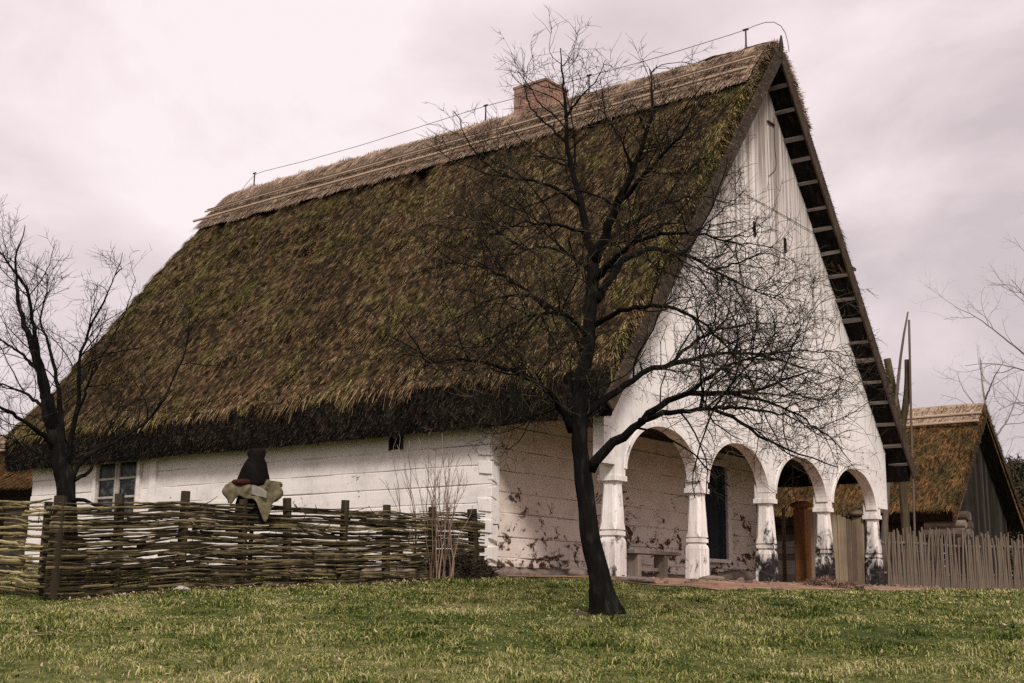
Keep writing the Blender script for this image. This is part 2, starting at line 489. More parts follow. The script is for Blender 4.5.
def clods():
    g = Geo(); rg = np.random.default_rng(77)
    for k in range(330):
        u = rg.uniform(-.6, 12.5); v = -2.35 - abs(rg.normal(0, .8)) if u > 0 and rg.random() < .6 else -rg.uniform(.02, 1.4)
        if rg.random() < .18: u, v = -.1 - abs(rg.normal(0, .25)), rg.uniform(0, 6)
        q = C0 + u * G + v * L; r_ = .014 + .055 * rg.random() ** 3
        g.add(*_rock(r_, rg.uniform(0, 90), (q[0], q[1], float(ground_z(*q)) + .012 + r_ * .2)))
    return g


def _rock(r, seed, c):
    n, m = 6, 4; V = []
    for i in range(m):
        th = math.pi * i / (m - 1)
        for j in range(n):
            ph = 2 * math.pi * j / n; d = np.array([math.sin(th) * math.cos(ph), math.sin(th) * math.sin(ph), math.cos(th)])
            k = 1 + .7 * (math.sin(d[0] * 3 + seed) * math.cos(d[1] * 4 + seed * 2)) * .5
            V.append((c[0] + r * k * d[0] * 1.2, c[1] + r * k * d[1], c[2] + .65 * r * k * d[2]))
    return V, [(i * n + j, i * n + (j + 1) % n, (i + 1) * n + (j + 1) % n, (i + 1) * n + j) for i in range(m - 1) for j in range(n)]


M['clod'] = m_flat('soil_clods', (.17, .115, .085), 1, 0, .55, 3)
tag(clods().build('soil_clods', M['clod']), 'loose clods and pebbles along the foot of the house', 'clods', kind='stuff')

# ------------------------------------------------------------------ grass blades
def grass():
    N = 880000
    # screen-uniform-ish sampling: distance with density ~1/y
    y = 5.6 * (31 / 5.6) ** (RNG.random(N) ** .80)
    x = (RNG.random(N) * 2 - 1) * (y * .46 + 2.6) + .8
    u = (x - C0[0]) * G[0] + (y - C0[1]) * G[1]; v = (x - C0[0]) * L[0] + (y - C0[1]) * L[1]
    edge = -4.15 - .45 * vn(u * 1.1, .3, 4) - .5 * vn(u * 4, .3, 8) - .75 * np.clip((u - 4) / 5, 0, 1)
    keep = (v < edge) | ((u < -.45) & (v < 9))
    keep &= ~((u > -.45) & (v > edge))
    bare = fbm(x * .9, y * .9, 31)
    keep &= (bare < .15) | (RNG.random(N) < .4)
    right = fbm(x * .8 + 4, y * .45, 55) + .10 * np.clip((x - 3) / 4, 0, 1); keep &= (right < .26) | (RNG.random(N) < .2)
    keep &= ~((np.hypot(x - .94, y - 12.2) < .18 + .42 * vn(x * 5, y * 5, 12)) & (RNG.random(N) < .75))
    x, y = x[keep], y[keep]; n = len(x)
    clump = np.clip(fbm(x * 2.2, y * 2.2, 7, 4) * 2.6 + .42, 0, 1)
    ln = (.014 + .040 * clump ** 1.8 * (RNG.random(n) < .6)) * RNG.uniform(.6, 1.6, n)
    eu = edge[keep] - v[keep]; ln = ln * np.where(u[keep] > -.6, np.clip(eu / 1.0, .35, 1), 1) * 1.0
    z = ground_z(x, y) - .006
    a = RNG.random(n) * 2 * np.pi
    lean = RNG.uniform(.25, 1.1, n)
    D = np.stack([np.cos(a) * lean * ln, np.sin(a) * lean * ln, ln], 1)
    wd = RNG.uniform(.0022, .0045, n) * np.clip(y / 10, .8, 2.2)
    b = a + RNG.uniform(.8, 2.2, n)
    W = np.stack([np.cos(b) * wd, np.sin(b) * wd, 0 * wd], 1)
    bend = np.stack([np.cos(a) * ln * .5, np.sin(a) * ln * .5, -ln * .25], 1)
    g = Geo().blades(np.stack([x, y, z], 1), D, W, .2, bend)
    # long coarse tufts
    K = 260
    ty = 6 * (17.0 / 6) ** RNG.random(K); tx = (RNG.random(K) * 2 - 1) * (ty * .45 + 1)
    tu = (tx - C0[0]) * G[0] + (ty - C0[1]) * G[1]; tv = (tx - C0[0]) * L[0] + (ty - C0[1]) * L[1]
    ok = (tv < -3.6) | (tu < -.8)
    tx, ty = np.repeat(tx[ok], 45), np.repeat(ty[ok], 45); m = len(tx)
    tx = tx + RNG.normal(0, .07, m); ty = ty + RNG.normal(0, .07, m)
    ln = RNG.uniform(.03, .085, m); a = RNG.random(m) * 6.28; lean = RNG.uniform(.2, 1.0, m)
    D = np.stack([np.cos(a) * lean * ln, np.sin(a) * lean * ln, ln], 1)
    b = a + 1.57; W = np.stack([np.cos(b), np.sin(b), 0 * b], 1) * .0045
    bend = np.stack([np.cos(a) * ln * .5, np.sin(a) * ln * .5, -ln * .3], 1)
    g.blades(np.stack([tx, ty, ground_z(tx, ty) - .01], 1), D, W, .15, bend)
    return g


tag(grass().build('grass', M['grass']), 'short tufted green and straw coloured winter grass', 'grass', kind='stuff')

# ------------------------------------------------------------------ the house
house = empty('thatched_house', tuple(hw(0, 0, 0)), math.atan2(G[1], G[0]),
              'large whitewashed log house with steep mossy thatched roof and an arched corner porch', 'house')
UC, B = 5.73, 1.2717
ZO, ZI = 11.00, 10.30                                  # thatch top and underside at the ridge line
V0, V1 = -2.65, 14.1                                   # verges
SL = math.hypot(1, B)


def log_wall(name, mat, axis, length0, length1, face, top, gaps=(), seed=1, start_jit=.0, ph=0.0):
    """squared logs, each a slightly crooked bevelled beam; axis 'v' = long wall, 'u' = recessed wall"""
    r = random.Random(seed); g = Geo(); z = .13; k = 0
    while z < top:
        h = (.33 + r.uniform(-.05, .06)) * (1 - ph * (k == 0) * .5)
        n = 26; a0 = length0 + r.uniform(-start_jit, start_jit); a1 = length1 + r.uniform(-.03, .03)
        ts = np.linspace(a0, a1, n)
        off = .010 * np.array([r.uniform(-1, 1) for _ in range(n)]) + r.uniform(-.012, .012)
        wob = .010 * fbm(ts * .7, ts * 0 + k * 3.3, seed + 4) * 4
        zb = z + .002 + wob + np.array([r.uniform(-.003, .003) for _ in range(n)]); zt = z + h - .002 + .010 * fbm(ts * .7, ts * 0 + k * 3.3 + 9, seed + 4) * 4
        prof = lambda i: [(face + off[i] + .012, zb[i]), (face + off[i], zb[i] + .014), (face + off[i] - .004, (zb[i] + zt[i]) / 2), (face + off[i], zt[i] - .014), (face + off[i] + .012, zt[i]), (face + .2, zt[i]), (face + .2, zb[i])]
        X = []
        for i in range(n):
            pr = prof(i); pr = pr + pr[:1]
            X.append([(p[0], ts[i], p[1]) if axis == 'v' else (ts[i], p[0], p[1]) for p in pr])
        g.grid(np.array(X))
        for i in (0, n - 1):
            pr = prof(i)
            g.add([(p[0], ts[i], p[1]) if axis == 'v' else (ts[i], p[0], p[1]) for p in pr], None, None, [list(range(7))])
        z += h; k += 1
    return g.build(name, mat, house)


log_wall('long_log_wall', M['white'], 'v', -.055, 13.6, -.012, 3.1, seed=3, start_jit=.035)
log_wall('recessed_log_wall', M['white_peel'], 'u', .03, 9.45, -.006, 2.75, seed=8, ph=1, start_jit=.02)
g = Geo(); g.box((.12, 6.9, 1.6), (.16, 13.2, 2.9)); g.box((4.9, .13, 1.45), (9.0, .16, 2.6)); g.box((9.3, 6.9, 1.6), (.2, 13.0, 2.9)); g.box((4.7, 13.45, 1.6), (9.2, .2, 2.9))
g.build('inner_wall', M['white'], house)
# dovetail ends at the corner
g = Geo(); r = random.Random(5); z = .2
while z < 2.75:
    h = .25 + r.uniform(-.03, .04); w = r.uniform(.10, .17)
    g.prism([(-.022, z + .05), (w, z), (w, z + h), (-.022, z + h - .02)], -.085 - r.uniform(0, .02), .0, 1)
    g.prism([(-.10, z + h * .5), (r.uniform(.12, .2), z + h * .5 + .03), (.2, z + h * 1.35), (-.10, z + h * 1.28)], -.045 - r.uniform(0, .012), .02, 0) if r.random() < .75 else None
    z += h * 1.22
bevel(g.build('dovetail_ends', M['white'], house), .008)
# foundation stones
def rock_geo(r, seed, flat=.6, n=9, m=7, c=(0, 0, 0)):
    g = Geo(); X = []
    for i in range(m):
        th = math.pi * i / (m - 1); row = []
        for j in range(n + 1):
            ph = 2 * math.pi * (j % n) / n
            d = np.array([math.sin(th) * math.cos(ph), math.sin(th) * math.sin(ph), math.cos(th)])
            k = 1 + .55 * float(fbm(d[0] * 1.4 + seed, d[1] * 1.4 + d[2] * 1.7, seed))
            row.append((c[0] + r * k * d[0], c[1] + r * k * d[1], c[2] + r * flat * k * d[2]))
        X.append(row)
    return g.grid(np.array(X))


def fstone(u, v, z, r, sd):
    o = rock_geo(r, sd, .5).build('foundation_stone', M['stone'], house, True); o.location = (u, v, z); o.rotation_euler = (0, 0, sd); return o


rr = random.Random(2)
u = .05
while u < 6.7:
    s = rr.uniform(.14, .26); fstone(u, -.0 + rr.uniform(-.06, .0), .02 + rr.uniform(-.02, .02), s, rr.uniform(1, 50)); u += s * 1.9
v = .3
while v < 6.0:
    s = rr.uniform(.16, .25); fstone(-.02, v, .0, s, rr.uniform(1, 50)); v += s * 1.9
g = Geo(); g.box((4.7, .13, -.05), (9.3, .2, .38)); g.box((.13, 6.85, -.05), (.2, 13.3, .38)); g.build('foundation', M['stone'], house)

# --- window on the long wall (two casements) and the small vent
win = Geo()
v0, v1, z0, z1 = 9.46, 10.95, 1.22, 2.42
for (a, b, c, d) in ((v0 - .09, v0, z0 - .09, z1 + .09), (v1, v1 + .09, z0 - .09, z1 + .09)): win.box((-.05, (a + b) / 2, (c + d) / 2), (.12, b - a, d - c))
win.box((-.052, (v0 + v1) / 2, z1 + .045), (.125, v1 - v0, .09)); win.box((-.07, (v0 + v1) / 2, z0 - .05), (.18, v1 - v0 + .3, .07))
win = bevel(win.build('window', M['framewhite'], house), .008)
cs = Geo(); vm = (v0 + v1) / 2
for a, b in ((v0, vm - .01), (vm + .01, v1)):
    for t in (a + .035, b - .035): cs.box((-.055, t, (z0 + z1) / 2), (.05, .07, z1 - z0 - .004))
    for zz in (z0 + .035, z0 + .4, z0 + .8, z1 - .035): cs.box((-.054, (a + b) / 2, zz), (.04, b - a - .142, .05))
bevel(cs.build('casement', M['frame'], win), .006)
Geo().box((-.032, vm, (z0 + z1) / 2), (.012, v1 - v0 - .004, z1 - z0 - .004)).build('pane', M['glass'], win)
Geo().box((-.035, 8.95, 1.45), (.09, .2, 2.6), None, .004).build('wall_post', M['white'], house)
g = Geo(); g.box((-.02, 2.07, 2.27), (.03, .26, .25)); g.build('vent', M['opening_shade'], house)  # solid dark box, the shade of the opening is its colour
g = Geo()
for (c, s) in (((-.028, 1.925, 2.27), (.05, .03, .28)), ((-.028, 2.215, 2.27), (.05, .03, .28)), ((-.028, 2.07, 2.41), (.048, .26, .03)), ((-.036, 2.07, 2.27), (.012, .02, .24))): g.box(c, s)
g.build('vent_frame', M['barge'], house)

# --- door in the recessed wall
dr = Geo()
for i in range(6): dr.box((6.98 + .17 * i, -.045 - .004 * (i % 2), 1.46), (.165, .05, 1.94))
dr = dr.build('door', M['door'], house)
Geo().box((7.86, -.085, 1.42), (.03, .04, .16)).build('handle', M['iron'], dr)
fr = Geo(); fr.box((6.80, -.05, 1.48), (.14, .13, 2.08)); fr.box((8.04, -.05, 1.48), (.17, .13, 2.08)); fr.box((7.42, -.052, 2.5), (1.06, .135, .13)); fr.box((7.42, -.07, .44), (1.07, .2, .08))
bevel(fr.build('door_frame', M['framewhite'], house), .01)
g = rock_geo(.48, 4, .36, 12, 8); o = g.build('door_step', M['stone'], house, True); o.location = (7.35, -.55, .08); o.scale = (1.35, .75, 1)
g = rock_geo(.3, 14, .5, 12, 8); o = g.build('door_step', M['stone'], house, True); o.location = (8.35, -.5, .06)

# --- arcade: five columns, arch panel
CU = [.307 + .15 + 2.6103 * i for i in range(5)]
CV = -2.11


def column(i):
    mat = M['white_col'] if i < 2 else M['white_col_black']
    g = Geo(); w = .155

    def ring(ww, z, ch=0.0):                       # square with chamfered corners
        c = ch
        return [(-ww + c, -ww, z), (ww - c, -ww, z), (ww, -ww + c, z), (ww, ww - c, z), (ww - c, ww, z), (-ww + c, ww, z), (-ww, ww - c, z), (-ww, -ww + c, z)]
    rings = [ring(w + .004, -.12, .012), ring(w, .50, .014), ring(w - .012, .555, .02), ring(w - .03, .565, .02), ring(w - .03, .60, .02),
             ring(w - .008, .605, .012), ring(w - .008, .665, .012), ring(w - .028, .67, .02), ring(w - .028, .685, .02), ring(w - .006, .695, .02), ring(w - .004, .80, .058), ring(w - .008, .95, .062),
             ring(w - .034, 1.37, .05), ring(w - .034, 1.435, .02), ring(w + .010, 1.44, .006), ring(w + .010, 1.52, .006), ring(w - .010, 1.525, .008), ring(w - .008, 1.80, .008)]
    X = np.array([q + q[:1] for q in rings]) + np.array([0, 0, 0])
    rnd = random.Random(i)
    X[:, :, :2] *= 1 + rnd.uniform(-.03, .03)
    g.grid(X[:, ::-1])
    o = g.build('column', mat, house); o.location = (CU[i], CV, 0); o.rotation_euler = (rnd.uniform(-.008, .008), rnd.uniform(-.012, .012), 0)
    if i >= 2: o['label'] = 'whitewashed column flaked to black wood at its foot'


for i in range(5): column(i)
# arch panel
def arch_z(u):
    for i in range(4):
        a, b = CU[i] + .145, CU[i + 1] - .145
        if a < u < b:
            t = abs(2 * (u - a) / (b - a) - 1)
            return 1.68 + .78 * (1 - t ** 2.25) ** .62
    return 1.68
us = sorted(set([-.0, CU[0] - .1] + [CU[i] + s * .145 for i in range(5) for s in (-1, 1)] +
                [CU[i] + .145 + (CU[i + 1] - CU[i] - .29) * (.5 - .5 * math.cos(math.pi * k / 28)) for i in range(4) for k in range(1, 28)] + [11.42]))
ZT = 2.95
zl = [arch_z(u) for u in us]
VF, VB = -2.262, -2.06
g = Geo()
g.grid(np.array([[(u, VF, z), (u, VF, ZT)] for u, z in zip(us, zl)])[:, ::-1])
g.grid(np.array([[(u, VB, z), (u, VB, ZT)] for u, z in zip(us, zl)]))
g.grid(np.array([[(u, VF, z), (u, VB, z)] for u, z in zip(us, zl)]))
for u, z in ((us[0], zl[0]), (us[-1], zl[-1])): g.add([(u, VF, z), (u, VB, z), (u, VB, ZT), (u, VF, ZT)], [(0, 1, 2, 3)])
g.build('arcade_panel', M['white_arch'], house)
# curved braces set proud round each arch
for i in range(4):
    a, b = CU[i] + .145, CU[i + 1] - .145
    ts = [a + (b - a) * (.5 - .5 * math.cos(math.pi * k / 30)) for k in range(31)]
    g = Geo(); X = []
    for k, u in enumerate(ts):
        t = (u - (a + b) / 2) / ((b - a) / 2); z = 1.68 + .78 * max(0, 1 - abs(t) ** 2.25) ** .62
        if k in (0, 30): z = 1.64
        cu = (a + b) / 2; dx, dz = (u - cu), (z - 1.62); ln = math.hypot(dx, dz) + 1e-6; dx, dz = dx / ln, dz / ln
        p0 = (u - dx * .03, z - dz * .03 - .006); p1 = (u + dx * .055, z + dz * .055)
        X.append([(p0[0], -2.278, p0[1]), (p1[0], -2.278, p1[1]), (p1[0], -2.20, p1[1]), (p0[0], -2.03, p0[1]), (p0[0], -2.278, p0[1])])
    g.grid(np.array(X)); bevel(g.build('arch_brace', M['white_col'], house), .005)
# porch ceiling and side beam along the open long side
g = Geo()
for k in range(11): g.box((.55 + 1.04 * k, -1.1, 2.72 + .006 * (k % 2)), (1.03, 1.9, .04))
g.build('porch_ceiling', M['darkwood'], house)
# --- gable boards
g = Geo(); u = -.06; r = random.Random(4)
zi = lambda u: ZI - B * abs(u - UC)
while u < 11.52:
    w = r.uniform(.15, .23); a, b = u + .0018, min(u + w - .0018, 11.53); vf = -2.245 + r.uniform(-.005, .004)
    zt = 2.955 - .035
    out = [(a, zt), (b, zt), (b, zi(b) - .01)]
    if a < UC < b: out.append((UC, ZI - .01))
    out.append((a, zi(a) - .01))
    if min(zi(a), zi(b)) > zt + .02: g.prism(out, vf, vf + .03, 1)
    u += w
g.build('gable_boards', M['gable_boards'], house)
g = Geo(); g.prism([(-.02, 2.96), (11.46, 2.96), (UC, ZI - .05)], -2.19, -2.15, 1); g.build('gable_backing', M['darkwood'], house)
for (a, z) in ((5.26, 6.70), (6.60, 6.69)): Geo().box((a, -2.262, z), (.085, .02, .30)).build('gable_slot', M['opening_shade'], house)  # dark boxes set proud, hole shade given by colour
Geo().box((6.1, -2.275, 9.15), (.3, .03, .03)).build('wire_bracket', M['darkwood'], house)


def hpt(px, py, v):                                   # picture point on the plane v -> house coordinates
    r = at(px, py, 1.0); r = r - np.array([0, 0, EYE])
    t = (v + C0 @ L) / (r[:2] @ L); P = r * t
    return np.array([(P[:2] - C0) @ G, v, P[2] - HZ])


def polyline(P, m):
    P = np.asarray(P, float); d = np.concatenate([[0], np.cumsum(np.linalg.norm(np.diff(P, axis=0), axis=1))])
    t = np.linspace(0, d[-1], m)
    Q = np.stack([np.interp(t, d, P[:, k]) for k in range(3)], 1)
    for _ in range(2): Q[1:-1] = .25 * Q[:-2] + .5 * Q[1:-1] + .25 * Q[2:]
    return Q


g = Geo()
for pts in ([(774, 118), (775, 155), (778, 168), (769, 176)], [(738, 190), (770, 208), (790, 219), (814, 233)]):
    q = polyline([hpt(x, y, -2.264) for x, y in pts], 12); g.tubes(q, np.full(12, .007), 4)
g.build('cable', M['iron'], house)

# --- the roof
def slope_pt(d, nrm=0.0, side=-1, z0=None):
    """point on a slope d metres out from the ridge (horizontal), lifted nrm along its normal"""
    if z0 is None: z0 = ZS[side]; dz = B * np.sqrt(np.asarray(d) ** 2 + RD ** 2)
    else: dz = B * d
    return UC + side * (d + nrm * B / SL), z0 - dz + nrm / SL


ZS = {-1: ZO, 1: ZO - .33}
RD = .22                                               # rounding of the ridge


DE = 6.20                                              # outer eave


def disp(v, d):
    b = .12 * fbm(v * 1.3, d * .9, 3, 4) + .17 * fbm(v * 3.4 + d * .8, d * 2.4, 9, 3) + .13 * fbm(v * 8 + d * 2, d * 5, 17, 2)
    pit = np.clip(fbm(v * 1.1 + d * .5, d * 2.3, 41, 3) * 4 - .42, 0, 1)
    course = np.abs(((d + .25 * fbm(v * .6, d * .2, 13)) / 1.15) % 1 - .5) * 2          # worn courses
    return b - .24 * pit - .05 * np.clip(1 - course * 4, 0, 1)


def eave_wob(v): return .10 * fbm(v * .8, v * 0 + 3, 23, 3)


def thatch_slope(side, name):
    g = Geo(); vs = np.linspace(V0, V1, 300 if side < 0 else 90); ds = np.linspace(0.0, DE, 130 if side < 0 else 40)
    VV, DD = np.meshgrid(vs, ds, indexing='ij')
    fade = np.clip(DD / .4, 0, 1)
    n = disp(VV * (1 if side < 0 else 1.03), DD) * fade
    bul = .05 * np.clip((DD - 5.6) / .9, 0, 1)
    dd = DD + (DD / DE) ** 6 * eave_wob(VV)[...] * .6
    U = UC + side * (dd + (n + bul) * B / SL); Z = ZS[side] - B * np.sqrt(dd ** 2 + RD ** 2) + (n + bul) / SL
    ed = np.clip(1 - np.minimum(VV - V0, V1 - VV) / .25, 0, 1); Z = Z - .06 * ed ** 2
    VW = VV + (.05 * fbm(DD * 4, DD * 0, 3)) * (ed > 0)
    X = np.stack([U, VW, Z], -1)
    # cut eave face and underside
    lip_u = UC + side * 6.10; lip_z = 2.33
    rows = []
    for t in np.linspace(0, 1, 7)[1:]:
        wob = .035 * fbm(vs * 5, vs * 0 + t * 9, 51, 3) * (t < 1)
        uu = X[:, -1, 0] * (1 - t) + lip_u * t + side * (.04 * math.sin(math.pi * t) + wob); zz = X[:, -1, 2] * (1 - t) + (lip_z + .4 * eave_wob(vs)) * t - .03 * math.sin(math.pi * t)
        rows.append(np.stack([uu, vs, zz], -1))
    cut = np.stack([X[:, -1]] + rows, 1)
    inn = np.stack([rows[-1]] + [np.stack([vs * 0 + UC + side * (5.85 * (1 - t)), vs, vs * 0 + ZI - B * 5.85 * (1 - t)], -1) for t in (0, .33, .66, 1)], 1)
    g.grid(X if side > 0 else X[:, ::-1])
    for k in (0, -1):                                  # verge ends
        for a in range(len(ds) - 1):
            t0, t1 = a / (len(ds) - 1), (a + 1) / (len(ds) - 1)
            ip = lambda t: (UC + side * 6.10 * t, vs[k], ZI - B * 6.10 * t)
            g.add([X[k, a], X[k, a + 1], ip(t1), ip(t0)], [(0, 1, 2, 3)])
    # straw lying down the slope
    N = 300000 if side < 0 else 16000
    v = RNG.uniform(V0 - .03, V1 + .03, N) if side < 0 else V0 + (RNG.random(N) ** 3) * 6
    d = RNG.uniform(.8, DE - .02, N)
    n = disp(v * (1 if side < 0 else 1.03), d) + .05 * np.clip((d - 5.6) / .9, 0, 1)
    d2 = d + (d / DE) ** 6 * eave_wob(v) * .6
    u_, z_ = slope_pt(d2, n - .015, side)
    P = np.stack([u_, v, z_], 1)
    ln = RNG.uniform(.06, .25, N) * (.7 + .6 * vn(v * 2, d * 2, 77))
    lat = RNG.normal(0, .20, N) + .35 * fbm(v * 1.2, d * 1.2, 61) * 2; lift = RNG.uniform(.02, .26, N) ** 1.3
    D = np.stack([side * (1 / SL + 0 * lat) + side * lift * B / SL, lat, -B / SL + lift / SL], 1)
    D = D / np.linalg.norm(D, axis=1, keepdims=True) * ln[:, None]
    nrm = np.array([side * B / SL, 0, 1 / SL])
    W = np.cross(D, nrm); W /= np.linalg.norm(W, axis=1, keepdims=True) + 1e-9
    W = W * RNG.uniform(.0025, .0075, N)[:, None]
    g.blades(P, D, W, .3)
    # fringe over the eave
    N = 13000 if side < 0 else 1500
    v = RNG.uniform(V0, V1, N); d = DE - RNG.random(N) ** 1.5 * .25
    n = disp(v * (1 if side < 0 else 1.03), d) + .05 * np.clip((d - 5.6) / .9, 0, 1)
    d2 = d + (d / DE) ** 6 * eave_wob(v) * .6
    u_, z_ = slope_pt(d2, n, side); ln = (.05 + .30 * RNG.random(N) ** 2.2) * (.6 + .9 * vn(v * 3, d * 0, 5))
    D = np.stack([side * RNG.uniform(.1, .75, N), RNG.normal(0, .25, N), -np.ones(N)], 1); D = D / np.linalg.norm(D, axis=1, keepdims=True) * ln[:, None]
    W = np.stack([RNG.normal(0, .3, N), np.ones(N), 0 * v], 1) * RNG.uniform(.004, .011, N)[:, None]
    g.blades(np.stack([u_, v, z_], 1), D, W, .3)
    # straw ends at the near verge
    N = 9000
    d = RNG.uniform(.2, DE, N); t = RNG.random(N); v = V0 + RNG.uniform(.0, .05, N)
    u_, z_ = slope_pt(d, (-.42 if side < 0 else -.12) * t + .02, side)
    D = np.stack([side * RNG.uniform(.1, .6, N), RNG.uniform(-.8, .0, N), RNG.uniform(-1.0, -.2, N)], 1); D = D / np.linalg.norm(D, axis=1, keepdims=True) * RNG.uniform(.06, .2, N)[:, None]
    W = np.cross(D, RNG.normal(0, 1, (N, 3))); W = W / (np.linalg.norm(W, axis=1, keepdims=True) + 1e-9) * .008
    g.blades(np.stack([u_, v, z_], 1), D, W, .3)
    o = g.build(name, M['thatch'], house)
    # cut ends: reed butts, eave shade painted in as near-black colour
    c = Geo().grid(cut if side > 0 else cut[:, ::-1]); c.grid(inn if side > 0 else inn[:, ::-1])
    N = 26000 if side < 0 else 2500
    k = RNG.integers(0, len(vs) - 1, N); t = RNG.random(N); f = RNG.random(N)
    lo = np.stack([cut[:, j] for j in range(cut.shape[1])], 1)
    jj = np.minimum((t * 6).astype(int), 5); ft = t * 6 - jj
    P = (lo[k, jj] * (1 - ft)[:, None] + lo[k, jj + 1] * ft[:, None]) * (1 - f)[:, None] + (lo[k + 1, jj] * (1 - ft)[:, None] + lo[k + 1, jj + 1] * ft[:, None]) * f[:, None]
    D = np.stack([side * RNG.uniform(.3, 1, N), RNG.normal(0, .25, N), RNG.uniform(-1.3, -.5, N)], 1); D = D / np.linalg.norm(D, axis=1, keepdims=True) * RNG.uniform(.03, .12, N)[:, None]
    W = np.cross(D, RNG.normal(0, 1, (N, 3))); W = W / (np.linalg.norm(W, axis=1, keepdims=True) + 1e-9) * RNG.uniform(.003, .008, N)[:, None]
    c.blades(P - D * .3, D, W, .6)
    c.build('eave_edge', M['thatch_cut_shaded'], o)
    return o


slopeL = thatch_slope(-1, 'thatch_slope')
slopeR = thatch_slope(1, 'thatch_slope')


def ridge_cap():
    g = Geo(); vs = np.linspace(V0 + .05, V1 - .05, 200)
    ds = np.concatenate([np.linspace(-1.28, 0, 18), np.linspace(0, 1.28, 18)[1:]])
    X = []
    for d in ds:
        s = 1 if d > 0 else -1; a = abs(d)
        n = .10 + .06 * fbm(vs * 4, vs * 0 + d * 3, 71, 3) - .07 * max(0, (a - 1.1) / .26)
        rz = .06 * math.exp(-(a / .12) ** 2)
        X.append(np.stack([UC + s * (a + n * B / SL * min(1, a / .15)), vs, ZO - B * math.sqrt(a * a + RD * RD) + n / SL * .8], -1))
    g.grid(np.array(X))
    N = 52000
    v = RNG.uniform(V0, V1, N); d = RNG.uniform(.0, 1.26, N); sd = np.where(RNG.random(N) < .82, -1, 1)
    n = .10 + .06 * fbm(v * 4, v * 0 + d * 3, 71, 3)
    u_ = UC + sd * (d + n * B / SL * np.clip(d / .15, 0, 1)); z_ = ZO - B * np.sqrt(d ** 2 + RD ** 2) + n / SL * .8
    ln = RNG.uniform(.1, .28, N) * (.6 + .8 * vn(v * 2.5, v * 0, 29)); lat = RNG.normal(-.05, .16, N); lift = RNG.uniform(0, .26, N)
    D = np.stack([sd * (1 / SL + lift * B / SL), lat, -B / SL + lift / SL], 1) * ln[:, None]
    W = np.stack([0 * v, np.ones(N), 0 * v], 1) * RNG.uniform(.004, .011, N)[:, None]
    g.blades(np.stack([u_, v, z_], 1), D, W, .4)
    # crest: straw standing up over the ridge
    N = 9000
    v = RNG.uniform(V0, V1, N); sd = np.where(RNG.random(N) < .5, -1, 1)
    P = np.stack([UC - sd * .08 + RNG.normal(0, .03, N), v, np.full(N, ZO - B * RD + .02)], 1)
    D = np.stack([sd * RNG.uniform(.1, .6, N), RNG.normal(-.1, .2, N), RNG.uniform(.6, 1, N)], 1) * RNG.uniform(.06, .17, N)[:, None] * (.5 + .8 * vn(v * 3, v * 0, 19))[:, None]
    W = np.stack([0 * v, np.ones(N), 0 * v], 1) * RNG.uniform(.004, .011, N)[:, None]
    g.blades(P, D, W, .4)
    # ends of the ridge straw at the near gable
    N = 2500; d = RNG.uniform(0, 1.36, N); sd = np.where(RNG.random(N) < .5, -1, 1)
    P = np.stack([UC + sd * d, V0 + RNG.uniform(-.02, .06, N), ZO - B * np.sqrt(d ** 2 + RD ** 2) + RNG.uniform(-.15, .1, N)], 1)
    D = np.stack([sd * RNG.uniform(0, .5, N), RNG.uniform(-.8, -.1, N), RNG.uniform(-.6, .5, N)], 1) * RNG.uniform(.06, .16, N)[:, None]
    W = np.stack([RNG.normal(0, .5, N), RNG.normal(0, .5, N), np.ones(N)], 1) * .006
    g.blades(P, D, W, .4)
    for A_ in g.V: A_[:, 2] -= .012 * np.clip(12 - A_[:, 1], 0, 20) * np.clip(1 - np.abs(A_[:, 0] - UC) / .7, 0, 1)
    return g.build('ridge_thatch', M['thatch_ridge'], house)


ridge = ridge_cap()
for (d, r, mt, nrm, va, vb) in ((.845, .034, 'pole_shadow', .20, V0 - .02, 14.02), (.905, .024, 'pole', .215, V0 - .03, 14.05), (1.15, .036, 'pole', .215, V0 + .02, 14.2)):  # the dark one is a painted shadow line
    for sd in (-1, 1):
        m = 40; vs = np.linspace(va, vb, m)
        u_, z_ = slope_pt(d, nrm, sd)
        q = np.stack([np.full(m, u_), vs, z_ + .03 * fbm(vs * .5, vs * 0 + d, 5)], 1)
        Geo().tubes(q, np.full(m, r), 6).build('ridge_pole', M[mt], ridge)

# verge: barge boards, battens under the overhang, finial
for sd in (-1, 1):
    g = Geo()
    prof = []
    a0 = slope_pt(-.02, -.06, sd, ZI); a1 = slope_pt(6.2, -.06, sd, ZI); b1 = slope_pt(6.2, .22, sd, ZI); b0 = slope_pt(-.02, .22, sd, ZI)
    g.prism([a0, a1, b1, b0], V0 - .075 - .012 * (sd > 0), V0 - .03 - .012 * (sd > 0), 1)
    bevel(g.build('barge_board', M['barge'] if sd < 0 else M['darkwood'], house), .01)
    for k in range(18):
        d = .35 + k * .33 + random.uniform(-.03, .03)
        u_, z_ = slope_pt(d, -.022, sd, ZI); a = math.atan2(B, 1) * sd
        rot = Matrix.Rotation(random.uniform(-.05, .05), 3, 'Z') @ Matrix.Rotation(a + random.uniform(-.12, .12), 3, 'Y')
        rot = [[rot[i][j] for j in range(3)] for i in range(3)]
        bx = Geo().box((u_, (V0 - .03 - 2.25) / 2, z_), (.055 + .04 * random.random(), V0 * -1 + .03 - 2.25, .05), rot, .006)
        bx.build('verge_batten', M['batten'], house)
for d in (.38, .95, 3.0):                               # batten stubs poking out of the far verge
    u_, z_ = slope_pt(d, .30, 1, ZI); Geo().box((u_ + .06, V0 - .02, z_), (.2, .07, .06), None, .008).build('batten_stub', M['darkwood'], house)
g = Geo(); g.tubes(np.array([(UC - .02, V0 - .07, 10.3), (UC + .0, V0 - .08, 10.6), (UC + .02, V0 - .07, 10.80)]), np.array([.045, .04, .018]), 6)
